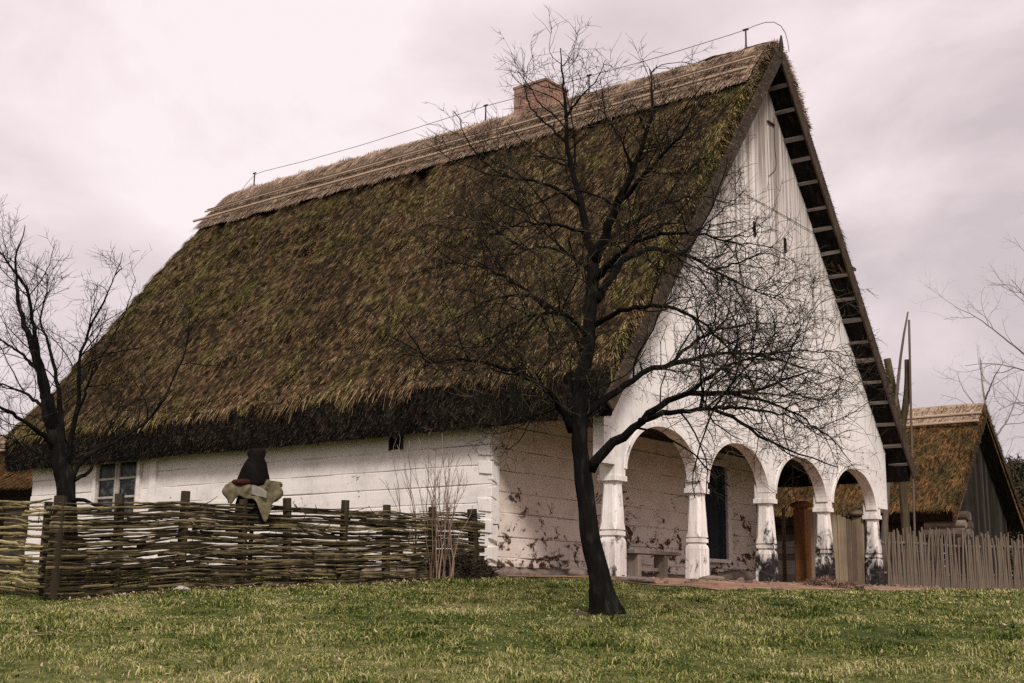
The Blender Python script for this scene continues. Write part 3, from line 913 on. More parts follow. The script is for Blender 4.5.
g.build('finial', M['darkwood'], house)

# chimney
g = Geo(); g.box((UC, 3.3, 10.38), (.86, .92, 1.5), None, .006)
ch = bevel(g.build('chimney', M['brick'], house), .012)
g = Geo(); g.box((UC, 3.3, 11.165), (.90, .96, .07), None, .012); g.box((UC, 3.3, 11.21), (.74, .80, .06), None, .012); bevel(g.build('chimney_cap', M['brick'], ch), .012)

# lightning conductor along the ridge
lc = Geo(); rods = [13.35, 4.95, 1.95, -1.95]
pts = [(UC, 14.1, 10.1), (UC, 14.0, 10.75)]
for k, v in enumerate(rods):
    zt = ZO + .22 - .006 * max(0, 12 - v)
    pts.append((UC, v, zt))
    if k < 3:
        for t in (.25, .5, .75): pts.append((UC, v + (rods[k + 1] - v) * t, zt - .012 * abs(v - rods[k + 1]) * 4 * t * (1 - t)))
pts += [(UC, -2.3, 11.2), (UC + .05, -2.6, 11.22), (UC + .15, -2.78, 11.0), (UC + .2, -2.8, 10.5)]
q = polyline(pts, 90); lc.tubes(q, np.full(90, .008), 4)
lc = lc.build('lightning_conductor', M['wire'], house)
for k, v in enumerate(rods):
    h = .30 - .006 * max(0, 12 - v)
    gg = Geo(); gg.tubes(np.array([(UC, v, ZO - .4), (UC, v, ZO + h - .07)]), np.array([.022, .018]), 6); gg.box((UC, v, ZO + h - .07), (.04, .12, .03))
    gg.build('conductor_rod', M['iron'], lc)

# ------------------------------------------------------------------ bench
b0 = hw(4.05, -.62, 0)
bench = empty('bench', (b0[0], b0[1], HZ + EYE - .02), math.atan2(G[1], G[0]), 'plain weathered plank bench against the flaking wall inside the first arch', 'bench')
bevel(Geo().box((0, 0, .50), (1.62, .30, .06), None, .006).build('seat', M['bench'], bench), .008)
for s in (-.62, .30):
    bevel(Geo().box((s, 0, .235), (.12, .24, .47), None, .008).build('leg', M['bench'], bench), .008)
bevel(Geo().box((-.16, .02, .2), (.8, .05, .06), None, .004).build('stretcher', M['bench'], bench), .004)

# ------------------------------------------------------------------ gate in the porch
p1, p2 = at(804, 582, 26.5), at(862, 583, 27.5)
gz = HZ + EYE - .03


def gate_post(p, label, mat, h):
    e = empty('gate_post', (p[0], p[1], gz), math.atan2(G[1], G[0]), label, 'gate post', 'capped gate posts')
    bevel(Geo().box((0, 0, h / 2), (.27, .27, h), None, .004).build('shaft', mat, e), .015)
    c = Geo().lathe([(.10, h - .01), (.13, h + .02), (.23, h + .045), (.25, h + .08), (.2, h + .13), (.11, h + .165), (.0, h + .17)], 12, (0, 0, 0)); c.build('post_cap', mat, e, True)


gate_post(p1, 'orange brown squared gate post with round cap standing in the third arch', M['orangepost'], 1.62)
gate_post(p2, 'grey gate post with round cap half hidden beside the last porch column', M['greywood'], 1.52)
gd = (p2 - p1)[:2]; gl = np.linalg.norm(gd); ga = math.atan2(gd[1], gd[0])
gate = empty('board_gate', (p1[0], p1[1], gz), ga, 'grey vertical board gate with sloping top seen through the last arch', 'gate')
g = Geo(); x = .16; k = 0
while x < gl - .2:
    w = random.uniform(.13, .17); t = (x - .16) / (gl - .3)
    h = 1.60 - .10 * t - .25 * max(0, t - .6) + random.uniform(-.015, .015)
    g.prism([(x, .04), (x + w - .012, .04), (x + w - .012, h - .02), (x + w / 2, h), (x, h - .01)], -.02 + random.uniform(-.006, .006), .01, 1); x += w; k += 1
g.build('boards', M['greywood'], gate)
for z in (.35, 1.15): bevel(Geo().box((gl / 2, .04, z), (gl - .35, .05, .11)).build('rail', M['greywood'], gate), .005)
# thin grey pole beside the third column
q = [at(785, 583, 27.6), at(784, 545, 27.6), at(783.5, 508, 27.6)]
tag(Geo().tubes(polyline(q, 8), np.linspace(.05, .04, 8), 7).build('pole', M['greywood']), 'thin grey pole standing just right of the middle porch column', 'pole')

# ------------------------------------------------------------------ wattle fences
def wattle(name, A, Bp, hA, hB, posts, mat, label, seed, pitch=.0138, rad=(.008, .0165)):
    r = random.Random(seed)
    A = np.array(A, float); Bp = np.array(Bp, float); Ln = np.linalg.norm(Bp - A); d = (Bp - A) / Ln
    zA = float(ground_z(*A))
    root = empty(name, (A[0], A[1], zA), math.atan2(d[1], d[0]), label, 'fence')
    gz_ = lambda s: float(ground_z(*(A + d * s))) - zA
    for (s, top, rr_) in posts:
        z0 = gz_(s)
        P = np.array([(s + r.uniform(-.02, .02), 0, z0 - .15), (s, 0, z0 + top * .5), (s + r.uniform(-.03, .03), r.uniform(-.03, .03), z0 + top)])
        Geo().tubes(P, np.array([rr_ * 1.05, rr_, rr_ * .95]), 8).build('post', M['post'], root)
    ps = sorted(p[0] for p in posts)
    g = Geo(); PP = []; RR = []
    row = 0; z = .03
    while True:
        if z > max(hA, hB) + .02: break
        s = -r.uniform(.0, 1.2)
        while s < Ln + .1:
            ln = r.uniform(1.2, 3.4); a, b = max(s, -.12), min(s + ln, Ln + .03)
            if b - a > .5:
                m = 30; ss = np.linspace(a, b, m)
                top = np.interp(ss, [0, Ln], [hA, hB])
                idx = np.interp(ss, ps, np.arange(len(ps)))
                ph = math.pi * row
                y = .052 * np.cos(np.pi * idx + ph) + .003 * np.array([r.uniform(-1, 1) for _ in ss])
                w1, w2 = r.uniform(.6, 1.6), r.uniform(0, 6)
                zz = np.array([gz_(q) for q in ss[::6]]); zz = np.interp(ss, ss[::6], zz)
                zz = zz + z * top / max(hA, hB) + .014 * np.sin(ss * w1 * 2 + w2) + .0035 * np.array([r.uniform(-1, 1) for _ in ss]) + r.uniform(-.02, .02) + r.uniform(-.02, .02) * (ss - a)
                R = r.uniform(*rad) * np.linspace(1.15, .55, m)
                if r.random() < .5: R = R[::-1]
                PP.append(np.stack([ss, y, zz], 1)); RR.append(R)
            s += ln * r.uniform(.62, 1.02)
        z += pitch * r.uniform(.75, 1.3) * (.72 if z < .5 * hA else 1.0); row += 1
    g.tubes(np.array(PP), np.array(RR), 5)
    # loose twigs sticking out
    for _ in range(int(Ln * 14)):
        s = r.uniform(0, Ln); zb = gz_(s) + r.uniform(.05, 1.0) * hA
        e = np.array([r.uniform(-.35, .35), r.uniform(-.16, -.02), r.uniform(-.06, .14)])
        P = polyline([(s, -.03, zb), (s + e[0] * .5, -.03 + e[1] * .5, zb + e[2] * .3), (s + e[0], -.03 + e[1], zb + e[2])], 5)
        g.tubes(P, np.linspace(.007, .003, 5), 4)
    g.build('woven_rods', mat, root)
    return root


FA = at(50, 612, 13.6); FB = at(480, 577, 19.1)
fd = (FB - FA)[:2]; fl = np.linalg.norm(fd)


def fence_s(px):                                       # distance along the main fence of a picture column
    lo, hi = 0, fl
    tgt = (px - 512) / 1216
    for _ in range(40):
        mid = (lo + hi) / 2; p = FA[:2] + fd / fl * mid
        if p[0] / p[1] < tgt: lo = mid
        else: hi = mid
    return lo


main_posts = [(0.0, 1.13, .075)] + [(fence_s(x), h, .058) for x, h in ((128, 1.15), (191, 1.16), (250, 1.12), (294, 1.14), (349, 1.15), (391, 1.08), (436, 1.06))] + [(fence_s(477), 1.06, .08)]
wattle('wattle_fence', FA[:2], FB[:2], 1.04, .95, main_posts, M['wattle'], 'long dark woven wattle fence running in front of the long white wall', 21)
FC = at(-60, 600, 15.9)
fl2 = np.linalg.norm((FA - FC)[:2])
wattle('wattle_fence', FC[:2], (FA[:2] - (FA - FC)[:2] / fl2 * .1), 1.06, 1.05, [(.1, 1.1, .06), (fl2 * .5, 1.05, .05), (fl2 - .28, 1.06, .05)], M['wattle_sunlit'],
       'short yellowish wattle fence section painted sunlit pale at the far left corner post', 33, .038, (.011, .021))

def leaf_flakes():
    rg = np.random.default_rng(44)
    N1 = 1100; y = 6.0 * (17 / 6.0) ** rg.random(N1); x = (rg.random(N1) * 2 - 1) * (y * .45 + 1)
    N2 = 3600; t = rg.random(N2) * fl; o = np.abs(rg.normal(0, .22, N2)) * np.where(rg.random(N2) < .7, 1, -1)
    d_ = fd / fl; n_ = np.array([d_[1], -d_[0]])
    x = np.concatenate([x, FA[0] + d_[0] * t + n_[0] * o]); y = np.concatenate([y, FA[1] + d_[1] * t + n_[1] * o])
    k = rg.random(len(x)) < np.where(np.arange(len(x)) < N1, np.clip(.5 + 3 * fbm(x * .7, y * .7, 90), .05, 1), 1)
    x, y = x[k], y[k]; n = len(x); P = np.stack([x, y, ground_z(x, y) + rg.uniform(.0, .035, n)], 1)
    a = rg.random(n) * 6.28; ln = rg.uniform(.012, .045, n)
    D = np.stack([np.cos(a), np.sin(a), rg.normal(0, .4, n)], 1) * ln[:, None]; W = np.stack([-np.sin(a), np.cos(a), rg.normal(0, .4, n)], 1) * (ln * rg.uniform(.2, .5, n))[:, None]
    return Geo().blades(P, D, W, .4)


M['leaf'] = m_wood('fallen_leaves', [(.25, (.02, .014, .009)), (.55, (.075, .05, .03)), (.92, (.36, .27, .18))], (3, 3, 3), isl=.7)
tag(leaf_flakes().build('fallen_leaves', M['leaf']), 'scattered dead leaves in the turf and along the wattle fence foot', 'leaves', kind='stuff')

# ------------------------------------------------------------------ scarecrow
sp = at(248, 590, 15.75); sz = float(ground_z(sp[0], sp[1]))
top = at(248, 512, 15.75)[2] - sz                       # height of the fence top here
sc = empty('scarecrow', (sp[0], sp[1], sz), .15, 'scarecrow with black hooded head and khaki cloth draped on its shoulders behind the fence', 'scarecrow')
Geo().tubes(np.array([(0, .05, 0), (0, .05, top * .6), (0, .05, top + .4)]), np.array([.035, .032, .028]), 6).build('pole', M['post'], sc)
q = polyline([(-.33, .05, top + .29), (-.1, .04, top + .37), (.1, .04, top + .375), (.36, .05, top + .35)], 8); Geo().tubes(q, np.full(8, .022), 6).build('crossbar', M['post'], sc)


def bumpy_lathe(prof, n, c, sq, amp, seed):
    a = np.arange(n + 1) * 2 * np.pi / n; a[-1] = 0
    X = []
    for r_, z in prof:
        k = 1 + amp * 2 * fbm(np.cos(a) * 1.3 + 9 + z * 3, np.sin(a) * 1.3 + z * 4, seed)
        X.append(np.stack([c[0] + r_ * k * np.cos(a), c[1] + sq * r_ * k * np.sin(a), np.full(n + 1, c[2] + z)], -1))
    return Geo().grid(np.array(X))


bumpy_lathe([(.0, .455), (.07, .45), (.10, .43), (.108, .38), (.10, .33), (.125, .27), (.15, .18), (.185, .08), (.20, .02), (.17, -.03), (.1, -.06)], 22, (.015, 0, top + .36), .85, .55, 4).build('head', M['felt'], sc, True)
bumpy_lathe([(.12, .0), (.19, .01), (.205, .04), (.18, .07), (.12, .08)], 18, (-.055, -.02, top + .33), .85, .3, 14).build('scarf', M['red'], sc, True)
bumpy_lathe([(.08, .42), (.17, .36), (.20, .25), (.2, .12), (.2, .0), (.19, -.07), (.17, -.12)], 20, (0, .04, top - .02), .65, .25, 8).build('body', M['blackcloth'], sc, True)
# cape: a folded sheet over the shoulders, longer on the right
def cape():
    nu, nv_ = 34, 14; X = np.zeros((nu, nv_, 3))
    for i in range(nu):
        t = i / (nu - 1); s = t * 2 - 1                     # -1 left shoulder .. 1 right
        shoulder = .435 - .10 * abs(s) ** 1.6 + .09 * max(0, s - .5)
        drop = .26 + .05 * math.sin(s * 3 + .5) + (.22 * math.exp(-((s - .42) / .2) ** 2)) + (.05 * math.exp(-((s + .8) / .2) ** 2)) - .08 * max(0, s - .75)
        for j in range(nv_):
            w = j / (nv_ - 1)
            x = s * .38 * (1 - .12 * w) + .03 * math.sin(w * 6 + s * 4)
            y = -.05 - .12 * math.sin(min(1, w * 1.4) * math.pi / 2) * (1 - .55 * s * s) + .022 * math.sin(s * 12 + w * 3)
            z = top + shoulder - drop * w - .015 * math.cos(s * 11 + w * 2) * w
            X[i, j] = (x, y, z)
    return Geo().grid(X)
o = cape().build('cape', M['khaki'], sc, True); md = o.modifiers.new('thick', 'SOLIDIFY'); md.thickness = .012
g = Geo(); X = np.zeros((10, 8, 3))
for i in range(10):
    for j in range(8):
        s = i / 9; w = j / 7
        X[i, j] = (-.02 + .20 * s, -.185 - .01 * math.sin(s * 9), top + .33 - .10 * w - .09 * s + .02 * math.sin(w * 5 + s * 3))
o = g.grid(X).build('collar', M['linen'], sc, True); md = o.modifiers.new('thick', 'SOLIDIFY'); md.thickness = .01

# ------------------------------------------------------------------ trees
def grow(parents, plen, prad, per_m, lens, up=.25, spread=.9, m=6, tmin=.15, curl=.35, rmin=.0028, rscale=.5, seed=0, tip_r=0):
    """children along parent polylines; returns P (N,m,3), lengths, base radii"""
    rg = np.random.default_rng(seed)
    cnt = np.maximum(1, rg.poisson(np.maximum(plen * per_m, .01)))
    idx = np.repeat(np.arange(len(parents)), cnt); N = len(idx)
    t = tmin + (1 - tmin) * rg.random(N) ** .85
    mm = parents.shape[1]; f = t * (mm - 1); i = np.minimum(f.astype(int), mm - 2); fr = (f - i)[:, None]
    P0 = parents[idx, i] * (1 - fr) + parents[idx, i + 1] * fr
    T = parents[idx, i + 1] - parents[idx, i]; T /= np.linalg.norm(T, axis=1, keepdims=True) + 1e-9
    R = rg.normal(0, 1, (N, 3)); R -= T * (R * T).sum(1, keepdims=True); R /= np.linalg.norm(R, axis=1, keepdims=True) + 1e-9
    D = T * rg.uniform(.25, .95, N)[:, None] + R * spread * rg.uniform(.6, 1.2, N)[:, None]; D[:, 2] += up
    D /= np.linalg.norm(D, axis=1, keepdims=True)
    ln = rg.uniform(*lens, N) * (1.15 - .55 * t)
    pr = prad[idx] * (1 - .65 * t)
    ln = ln * np.where(P0[:, 2] > 4.3, np.clip(pr / tip_r, .32, 1), 1.0) if tip_r else ln
    r0 = np.maximum(rmin, np.minimum(pr * .7, ln * .011 * rscale * 2))
    C = rg.normal(0, curl, (N, 3)); C[:, 2] += up * .9
    P = [P0]; d = D.copy()
    for k in range(m - 1):
        P.append(P[-1] + d * (ln / (m - 1))[:, None])
        d = d + C * .35 + rg.normal(0, .16, (N, 3)); d /= np.linalg.norm(d, axis=1, keepdims=True)
    return np.stack(P, 1), ln, r0


def tree(name, base, limbs, label, seed, levels, bark, twig, trunk_n=1, group=None, tip_r=0):
    """limbs: list of (points[world], r0, r1); the first trunk_n are the trunk"""
    root = empty(name, base, 0, label, 'tree', group)
    bz = np.array(base)
    m = 22; g = Geo(); LP = []; LL = []; LR = []
    rg = np.random.default_rng(seed)
    for k, (pts, r0, r1) in enumerate(limbs):
        pts = np.asarray(pts)
        if k < trunk_n: pts = np.concatenate([[pts[0] + (pts[0] - pts[1]) * .35], pts])     # root end below the turf
        q = polyline(pts - bz, m)
        ln = np.linalg.norm(np.diff(q, axis=0), axis=1).sum()
        j = rg.normal(0, 1, (m, 3)) * .010 * np.minimum(1, ln / 2); j[0] = 0; q = q + j
        rad = (r0 + (r1 - r0) * np.linspace(0, 1, m) ** .8) * (1 if k < trunk_n else .88)
        rad = rad * (1 + rg.normal(0, .035, m))
        if k < trunk_n:
            rad[0] *= 1.3; rad[1] *= 1.16; rad[2] *= 1.04
            q2 = polyline(q, 70); rd2 = np.interp(np.linspace(0, 1, 70), np.linspace(0, 1, m), rad)
            tr = Geo().tubes(q2, rd2, 20)
            ax = np.repeat(q2, 20, 0); dv = tr.V[0] - ax; an = np.arctan2(dv[:, 1], dv[:, 0]); hh = ax[:, 2]
            kk = 1 + .30 * fbm(np.cos(an) * 2.2 + 5, np.sin(an) * 2.2 + hh * 1.6, 3, 4) + .16 * fbm(an * 5, hh * 5, 8, 3) + .45 * np.exp(-np.maximum(hh, 0) / .13) * (.35 + np.maximum(0, np.sin(an * 4 + 1)))
            tr.V[0] = ax + dv * kk[:, None]
            tro = tr.build('trunk', bark, root, True)
        else: g.tubes(q, rad, 8)
        LP.append(q); LL.append(ln); LR.append((r0 + r1) / 2)
    P, ln, r = np.array(LP), np.array(LL), np.array(LR)
    tw = Geo()
    sel = np.ones(len(P), bool); tm = .12
    for li, (per_m, lens, up, sp_, curl, sides, mm) in enumerate(levels):
        # trunk: only its upper half bears twigs
        p2, l2, r2 = grow(P, ln, r, per_m, lens, up, sp_, mm, tm if li else .22, curl, seed=seed * 7 + li, tip_r=0 if li else tip_r)
        if li == 0:
            lim = bz[2] * 0 + TW_LOW.get(name, 1.6)
            k = p2[:, 0, 2] > lim; p2, l2, r2 = p2[k], l2[k], r2[k]
        R = r2[:, None] * np.linspace(1, .38, mm)[None]
        (g if li == 0 else tw).tubes(p2, R, sides, False)
        P, ln, r = p2, l2, r2
    g.build('branches', bark, root, True)
    tw.build('twigs', twig, root)
    return root


TW_LOW = {'fruit_tree': 1.75, 'bare_tree': 1.3}


def PX(list_, Y0):                                     # picture polyline with depths -> world points
    return [at(x, y, Y0 + dy) for x, y, dy in list_]


Y0 = 12.2
K = 1 / 100.0
limbs = [
    (PX([(605, 613, 0), (597, 565, 0), (589, 520, 0), (582, 475, 0), (580, 440, 0), (579, 405, 0), (584, 370, 0), (590, 335, .02), (592, 300, .05), (593, 255, .1)], Y0), .110, .060),
    (PX([(593, 262, .1), (587, 228, .15), (577, 190, .25), (568, 150, .3), (565, 110, .3), (563, 80, .35), (562, 48, .35)], Y0), .062, .006),
    (PX([(594, 262, .1), (601, 240, 0), (618, 205, -.2), (632, 172, -.4), (645, 140, -.5), (655, 105, -.6), (650, 70, -.6)], Y0), .072, .006),
    (PX([(618, 205, -.2), (640, 180, -.5), (668, 150, -.9), (690, 125, -1.2), (705, 100, -1.3)], Y0), .035, .004),
    (PX([(597, 300, 0), (605, 286, .2), (625, 258, .6), (651, 247, 1.0), (684, 254, 1.4), (715, 270, 1.8), (748, 290, 2.0), (780, 300, 2.1)], Y0), .055, .006),
    (PX([(596, 278, 0), (612, 262, -.3), (630, 243, -.7), (665, 232, -1.2), (705, 235, -1.5), (745, 245, -1.7)], Y0), .045, .006),
    (PX([(596, 325, 0), (612, 313, -.2), (640, 307, -.5), (670, 306, -.7), (695, 316, -.9), (722, 340, -1.0), (748, 372, -1.1)], Y0), .036, .006),
    (PX([(585, 415, 0), (600, 402, .1), (614, 394, .2), (637, 377, .4), (665, 366, .7), (698, 357, .9), (735, 352, 1.2), (775, 355, 1.4), (800, 340, 1.6)], Y0), .052, .007),
    (PX([(590, 470, 0), (600, 453, -.05), (625, 435, -.15), (646, 416, -.3), (668, 398, -.5), (700, 393, -.7), (740, 395, -.9), (775, 385, -1.1), (810, 372, -1.3)], Y0), .068, .008),
    (PX([(640, 421, -.28), (660, 416, -.5), (690, 411, -.8), (714, 408, -1.0), (738, 420, -1.2), (765, 440, -1.4), (800, 455, -1.5), (838, 466, -1.6)], Y0), .038, .005),
    (PX([(572, 432, 0), (562, 408, -.1), (548, 393, -.3), (532, 380, -.5), (510, 370, -.8), (485, 363, -1.0), (455, 358, -1.2), (424, 366, -1.4)], Y0), .048, .006),
    (PX([(583, 352, 0), (572, 325, .2), (562, 313, .4), (536, 297, .7), (505, 295, 1.0), (475, 306, 1.2), (452, 325, 1.3)], Y0), .042, .006),
    (PX([(587, 338, 0), (575, 320, -.2), (549, 312, -.6), (522, 317, -1.0), (498, 333, -1.3), (475, 350, -1.5)], Y0), .03, .005),
    (PX([(590, 272, .1), (570, 255, .4), (548, 246, .7), (525, 250, 1.0), (500, 262, 1.3)], Y0), .028, .005),
    (PX([(580, 205, .2), (560, 190, 0), (535, 180, -.2), (505, 178, -.5), (480, 160, -.7), (466, 138, -.8), (455, 112, -.9)], Y0), .028, .004),
    (PX([(588, 235, .15), (560, 225, -.5), (530, 222, -1.0), (495, 232, -1.4), (470, 250, -1.6)], Y0), .028, .004),
    (PX([(600, 245, 0), (630, 225, .5), (662, 205, 1.0), (700, 195, 1.5), (735, 205, 1.9)], Y0), .034, .005),
    (PX([(567, 145, .3), (552, 128, .5), (535, 115, .6), (524, 92, .7), (528, 65, .7)], Y0), .02, .003),
    (PX([(565, 118, .3), (580, 98, .1), (596, 82, 0), (606, 60, 0)], Y0), .018, .003),
    (PX([(632, 172, -.4), (622, 140, -.2), (606, 118, -.1), (600, 80, 0)], Y0), .02, .003),
    (PX([(668, 365, .7), (690, 345, .9), (715, 330, 1.1), (760, 322, 1.4), (800, 325, 1.6)], Y0), .026, .004),
    (PX([(690, 393, -.65), (715, 370, -.9), (745, 360, -1.1), (790, 350, -1.3), (826, 352, -1.4)], Y0), .026, .004),
    (PX([(714, 408, -1.0), (745, 408, -1.3), (785, 415, -1.5), (822, 432, -1.7)], Y0), .022, .004),
    (PX([(735, 395, -.85), (770, 402, -.6), (805, 420, -.5), (835, 442, -.4), (850, 462, -.3)], Y0), .022, .004),
    (PX([(715, 270, 1.8), (740, 262, 1.6), (765, 252, 1.5), (790, 262, 1.4)], Y0), .018, .004),
    (PX([(684, 254, 1.4), (705, 225, 1.5), (728, 205, 1.6), (745, 190, 1.6)], Y0), .018, .004),
    (PX([(562, 406, -.15), (540, 415, .2), (515, 418, .5), (490, 430, .7)], Y0), .02, .004),
    (PX([(549, 311, -.6), (520, 285, -.5), (490, 270, -.3), (455, 262, -.2), (430, 268, 0)], Y0), .022, .004),
    (PX([(525, 250, 1.0), (490, 225, 1.2), (455, 215, 1.3), (425, 225, 1.3)], Y0), .02, .004),
    (PX([(662, 205, 1.0), (680, 178, .8), (700, 160, .6), (720, 148, .4)], Y0), .018, .004),
]
lv = [(11, (.4, 1.25), .08, .9, .26, 5, 8), (10.5, (.16, .6), .08, .95, .24, 3, 6), (9.5, (.07, .28), .1, .9, .2, 3, 4)]
tree('fruit_tree', tuple(at(605, 613, Y0)), limbs, 'gnarled dark leafless fruit tree with spreading twiggy branches in front of the house', 5, lv, M['bark'], M['twig'], tip_r=.022)

Y1 = 15.9
lt = [
    (PX([(68, 602, 0), (67, 550, 0), (67, 510, 0), (66, 480, 0), (60, 455, 0), (53, 425, 0), (45, 395, .05)], Y1), .17, .085),
    (PX([(45, 398, .05), (38, 370, .1), (28, 335, .2), (18, 300, .2), (14, 262, .3), (25, 226, .3)], Y1), .075, .006),
    (PX([(55, 432, 0), (50, 400, -.2), (40, 365, -.3), (34, 330, -.5), (28, 290, -.7), (8, 262, -.9), (-10, 240, -1)], Y1), .07, .008),
    (PX([(62, 462, 0), (62, 420, .2), (58, 385, .3), (50, 350, .4), (40, 318, .5), (48, 275, .6)], Y1), .06, .006),
    (PX([(70, 490, 0), (78, 465, 0), (86, 452, .1), (110, 445, .3), (135, 432, .5), (152, 418, .6), (170, 388, .8), (186, 350, .9), (190, 310, 1.0)], Y1), .042, .006),
    (PX([(66, 470, 0), (76, 420, -.2), (80, 385, -.3), (78, 355, -.4), (92, 325, -.5), (112, 285, -.7), (124, 252, -.8)], Y1), .05, .004),
    (PX([(76, 418, -.2), (88, 385, .2), (108, 345, .4), (125, 315, .5), (136, 280, .6)], Y1), .03, .004),
    (PX([(58, 450, 0), (40, 432, -.3), (15, 415, -.6), (-15, 400, -.9), (-45, 395, -1.1)], Y1), .05, .008),
    (PX([(50, 415, 0), (30, 395, .4), (5, 385, .8), (-20, 380, 1.1)], Y1), .035, .006),
    (PX([(40, 372, .1), (20, 352, .3), (0, 340, .5), (-25, 320, .6)], Y1), .03, .005),
    (PX([(64, 478, 0), (40, 455, .4), (15, 440, .8), (-12, 432, 1.0)], Y1), .04, .006),
    (PX([(75, 480, 0), (90, 472, .4), (96, 455, .6), (112, 420, 1.0), (130, 400, 1.2)], Y1), .035, .005),
    (PX([(70, 500, 0), (82, 500, -.3), (98, 506, -.6), (118, 508, -.8), (150, 505, -.9)], Y1), .035, .012),
]
lv2 = [(7, (.4, 1.1), .22, .85, .28, 4, 7), (8, (.2, .55), .22, .9, .28, 3, 5), (7, (.08, .3), .2, .9, .28, 3, 4)]
tree('bare_tree', tuple(at(68, 602, Y1)), lt, 'dark leafless tree forking low behind the wattle fence at the left', 9, lv2, M['bark'], M['twig'])

# far trees at the right, behind the barn
Y2 = 52
ft = [
    (PX([(1062, 590, 0), (1060, 500, 0), (1056, 430, 0), (1052, 380, 0), (1050, 340, 0), (1048, 280, 0)], Y2), .32, .12),
    (PX([(1054, 400, 0), (1035, 362, -1), (1012, 345, -2), (992, 328, -2.5), (972, 314, -3), (955, 307, -3)], Y2), .075, .012),
    (PX([(1053, 392, 0), (1030, 372, 1), (1008, 366, 1.5), (985, 363, 2), (965, 366, 2)], Y2), .06, .012),
    (PX([(1050, 350, 0), (1040, 320, 0), (1025, 296, 1), (1012, 280, 1)], Y2), .08, .015),
    (PX([(1052, 360, 0), (1070, 330, 0), (1090, 300, 0)], Y2), .1, .02),
    (PX([(1048, 290, 0), (1040, 255, 0), (1035, 220, 0)], Y2), .08, .015),
    (PX([(1055, 420, 0), (1035, 405, -1), (1015, 402, -2), (1000, 410, -2.5)], Y2), .08, .015),
]
lv3 = [(1.7, (1.2, 3.2), .18, .8, .25, 4, 7), (2.2, (.6, 1.6), .1, .85, .25, 3, 5), (3.2, (.3, .9), .05, .9, .25, 3, 4)]
TW_LOW['tall_tree'] = 4.5
tree('tall_tree', tuple(at(1062, 590, Y2)), ft, 'pale leafless tree reaching in from the right edge behind the barn', 14, lv3, M['bark_far'], M['bark_far'])
Y3 = 60
bt = [
    (PX([(1000, 585, 0), (998, 500, 0), (994, 440, 0), (987, 415, 0), (982, 385, 0), (980, 358, 0)], Y3), .16, .03),
    (PX([(990, 425, 0), (975, 405, 1), (962, 388, 1.5), (957, 372, 1.5)], Y3), .06, .012),
    (PX([(985, 400, 0), (995, 375, -1), (1005, 360, -1.5)], Y3), .06, .012),
    (PX([(993, 440, 0), (1008, 420, 1), (1018, 395, 1.5), (1022, 375, 1.5)], Y3), .07, .012),
]
lv4 = [(1.6, (.8, 2.4), .25, .7, .2, 3, 6), (2.4, (.4, 1.2), .2, .85, .2, 3, 4)]
TW_LOW['young_tree'] = 5
tree('young_tree', tuple(at(1000, 585, Y3)), bt, 'slender leafless young tree rising behind the barn gable', 17, lv4, M['bark_far'], M['bark_far'])
def evergreen(px, top_y, Y, rad, label, sd):
    b = at(px, 590, Y); b[2] = float(ground_z(b[0], b[1])); top = at(px, top_y, Y)[2] - b[2]
    e = empty('evergreen_tree', tuple(b), sd, label, 'tree', 'dark evergreens beyond the yard')
    Geo().tubes(np.array([(0, 0, -.1), (.05, 0, top * .5), (0, 0, top * .96)]), np.array([.16, .1, .02]), 7).build('trunk', M['bark'], e)
    rg = np.random.default_rng(sd); N = 16000
    nc = 90; ch = rg.random(nc) ** 1.15; ca = rg.random(nc) * 6.28; cr_ = rad * (1 - ch) ** .75 * rg.uniform(.5, 1.1, nc)
    C = np.stack([cr_ * np.cos(ca), cr_ * np.sin(ca), .25 + ch * (top - .3)], 1); k = rg.integers(0, nc, N)
    P = C[k] + rg.normal(0, 1, (N, 3)) * np.array([.28, .28, .22]); P[:, 2] = np.maximum(P[:, 2], .05)
    D = rg.normal(0, .12, (N, 3)); W = np.cross(D, rg.normal(0, 1, (N, 3))); W = W / (np.linalg.norm(W, axis=1, keepdims=True) + 1e-9) * rg.uniform(.02, .05, N)[:, None]
    Geo().blades(P, D, W, .3).build('crown', M['needle'], e)


M['needle'] = m_wood('dark_needles', [(.3, (.016, .015, .009)), (.6, (.045, .040, .024)), (.9, (.10, .085, .055))], (2, 2, 2), isl=.5)
evergreen(1024, 462, 60, 1.6, 'dark brownish green evergreen just right of the barn gable', 3)
evergreen(1056, 455, 66, 2.2, 'dark evergreen at the right edge beyond the stick fence', 4)
evergreen(1000, 505, 70, 2.4, 'low dark evergreen hidden behind the barn and the stick fence', 5)

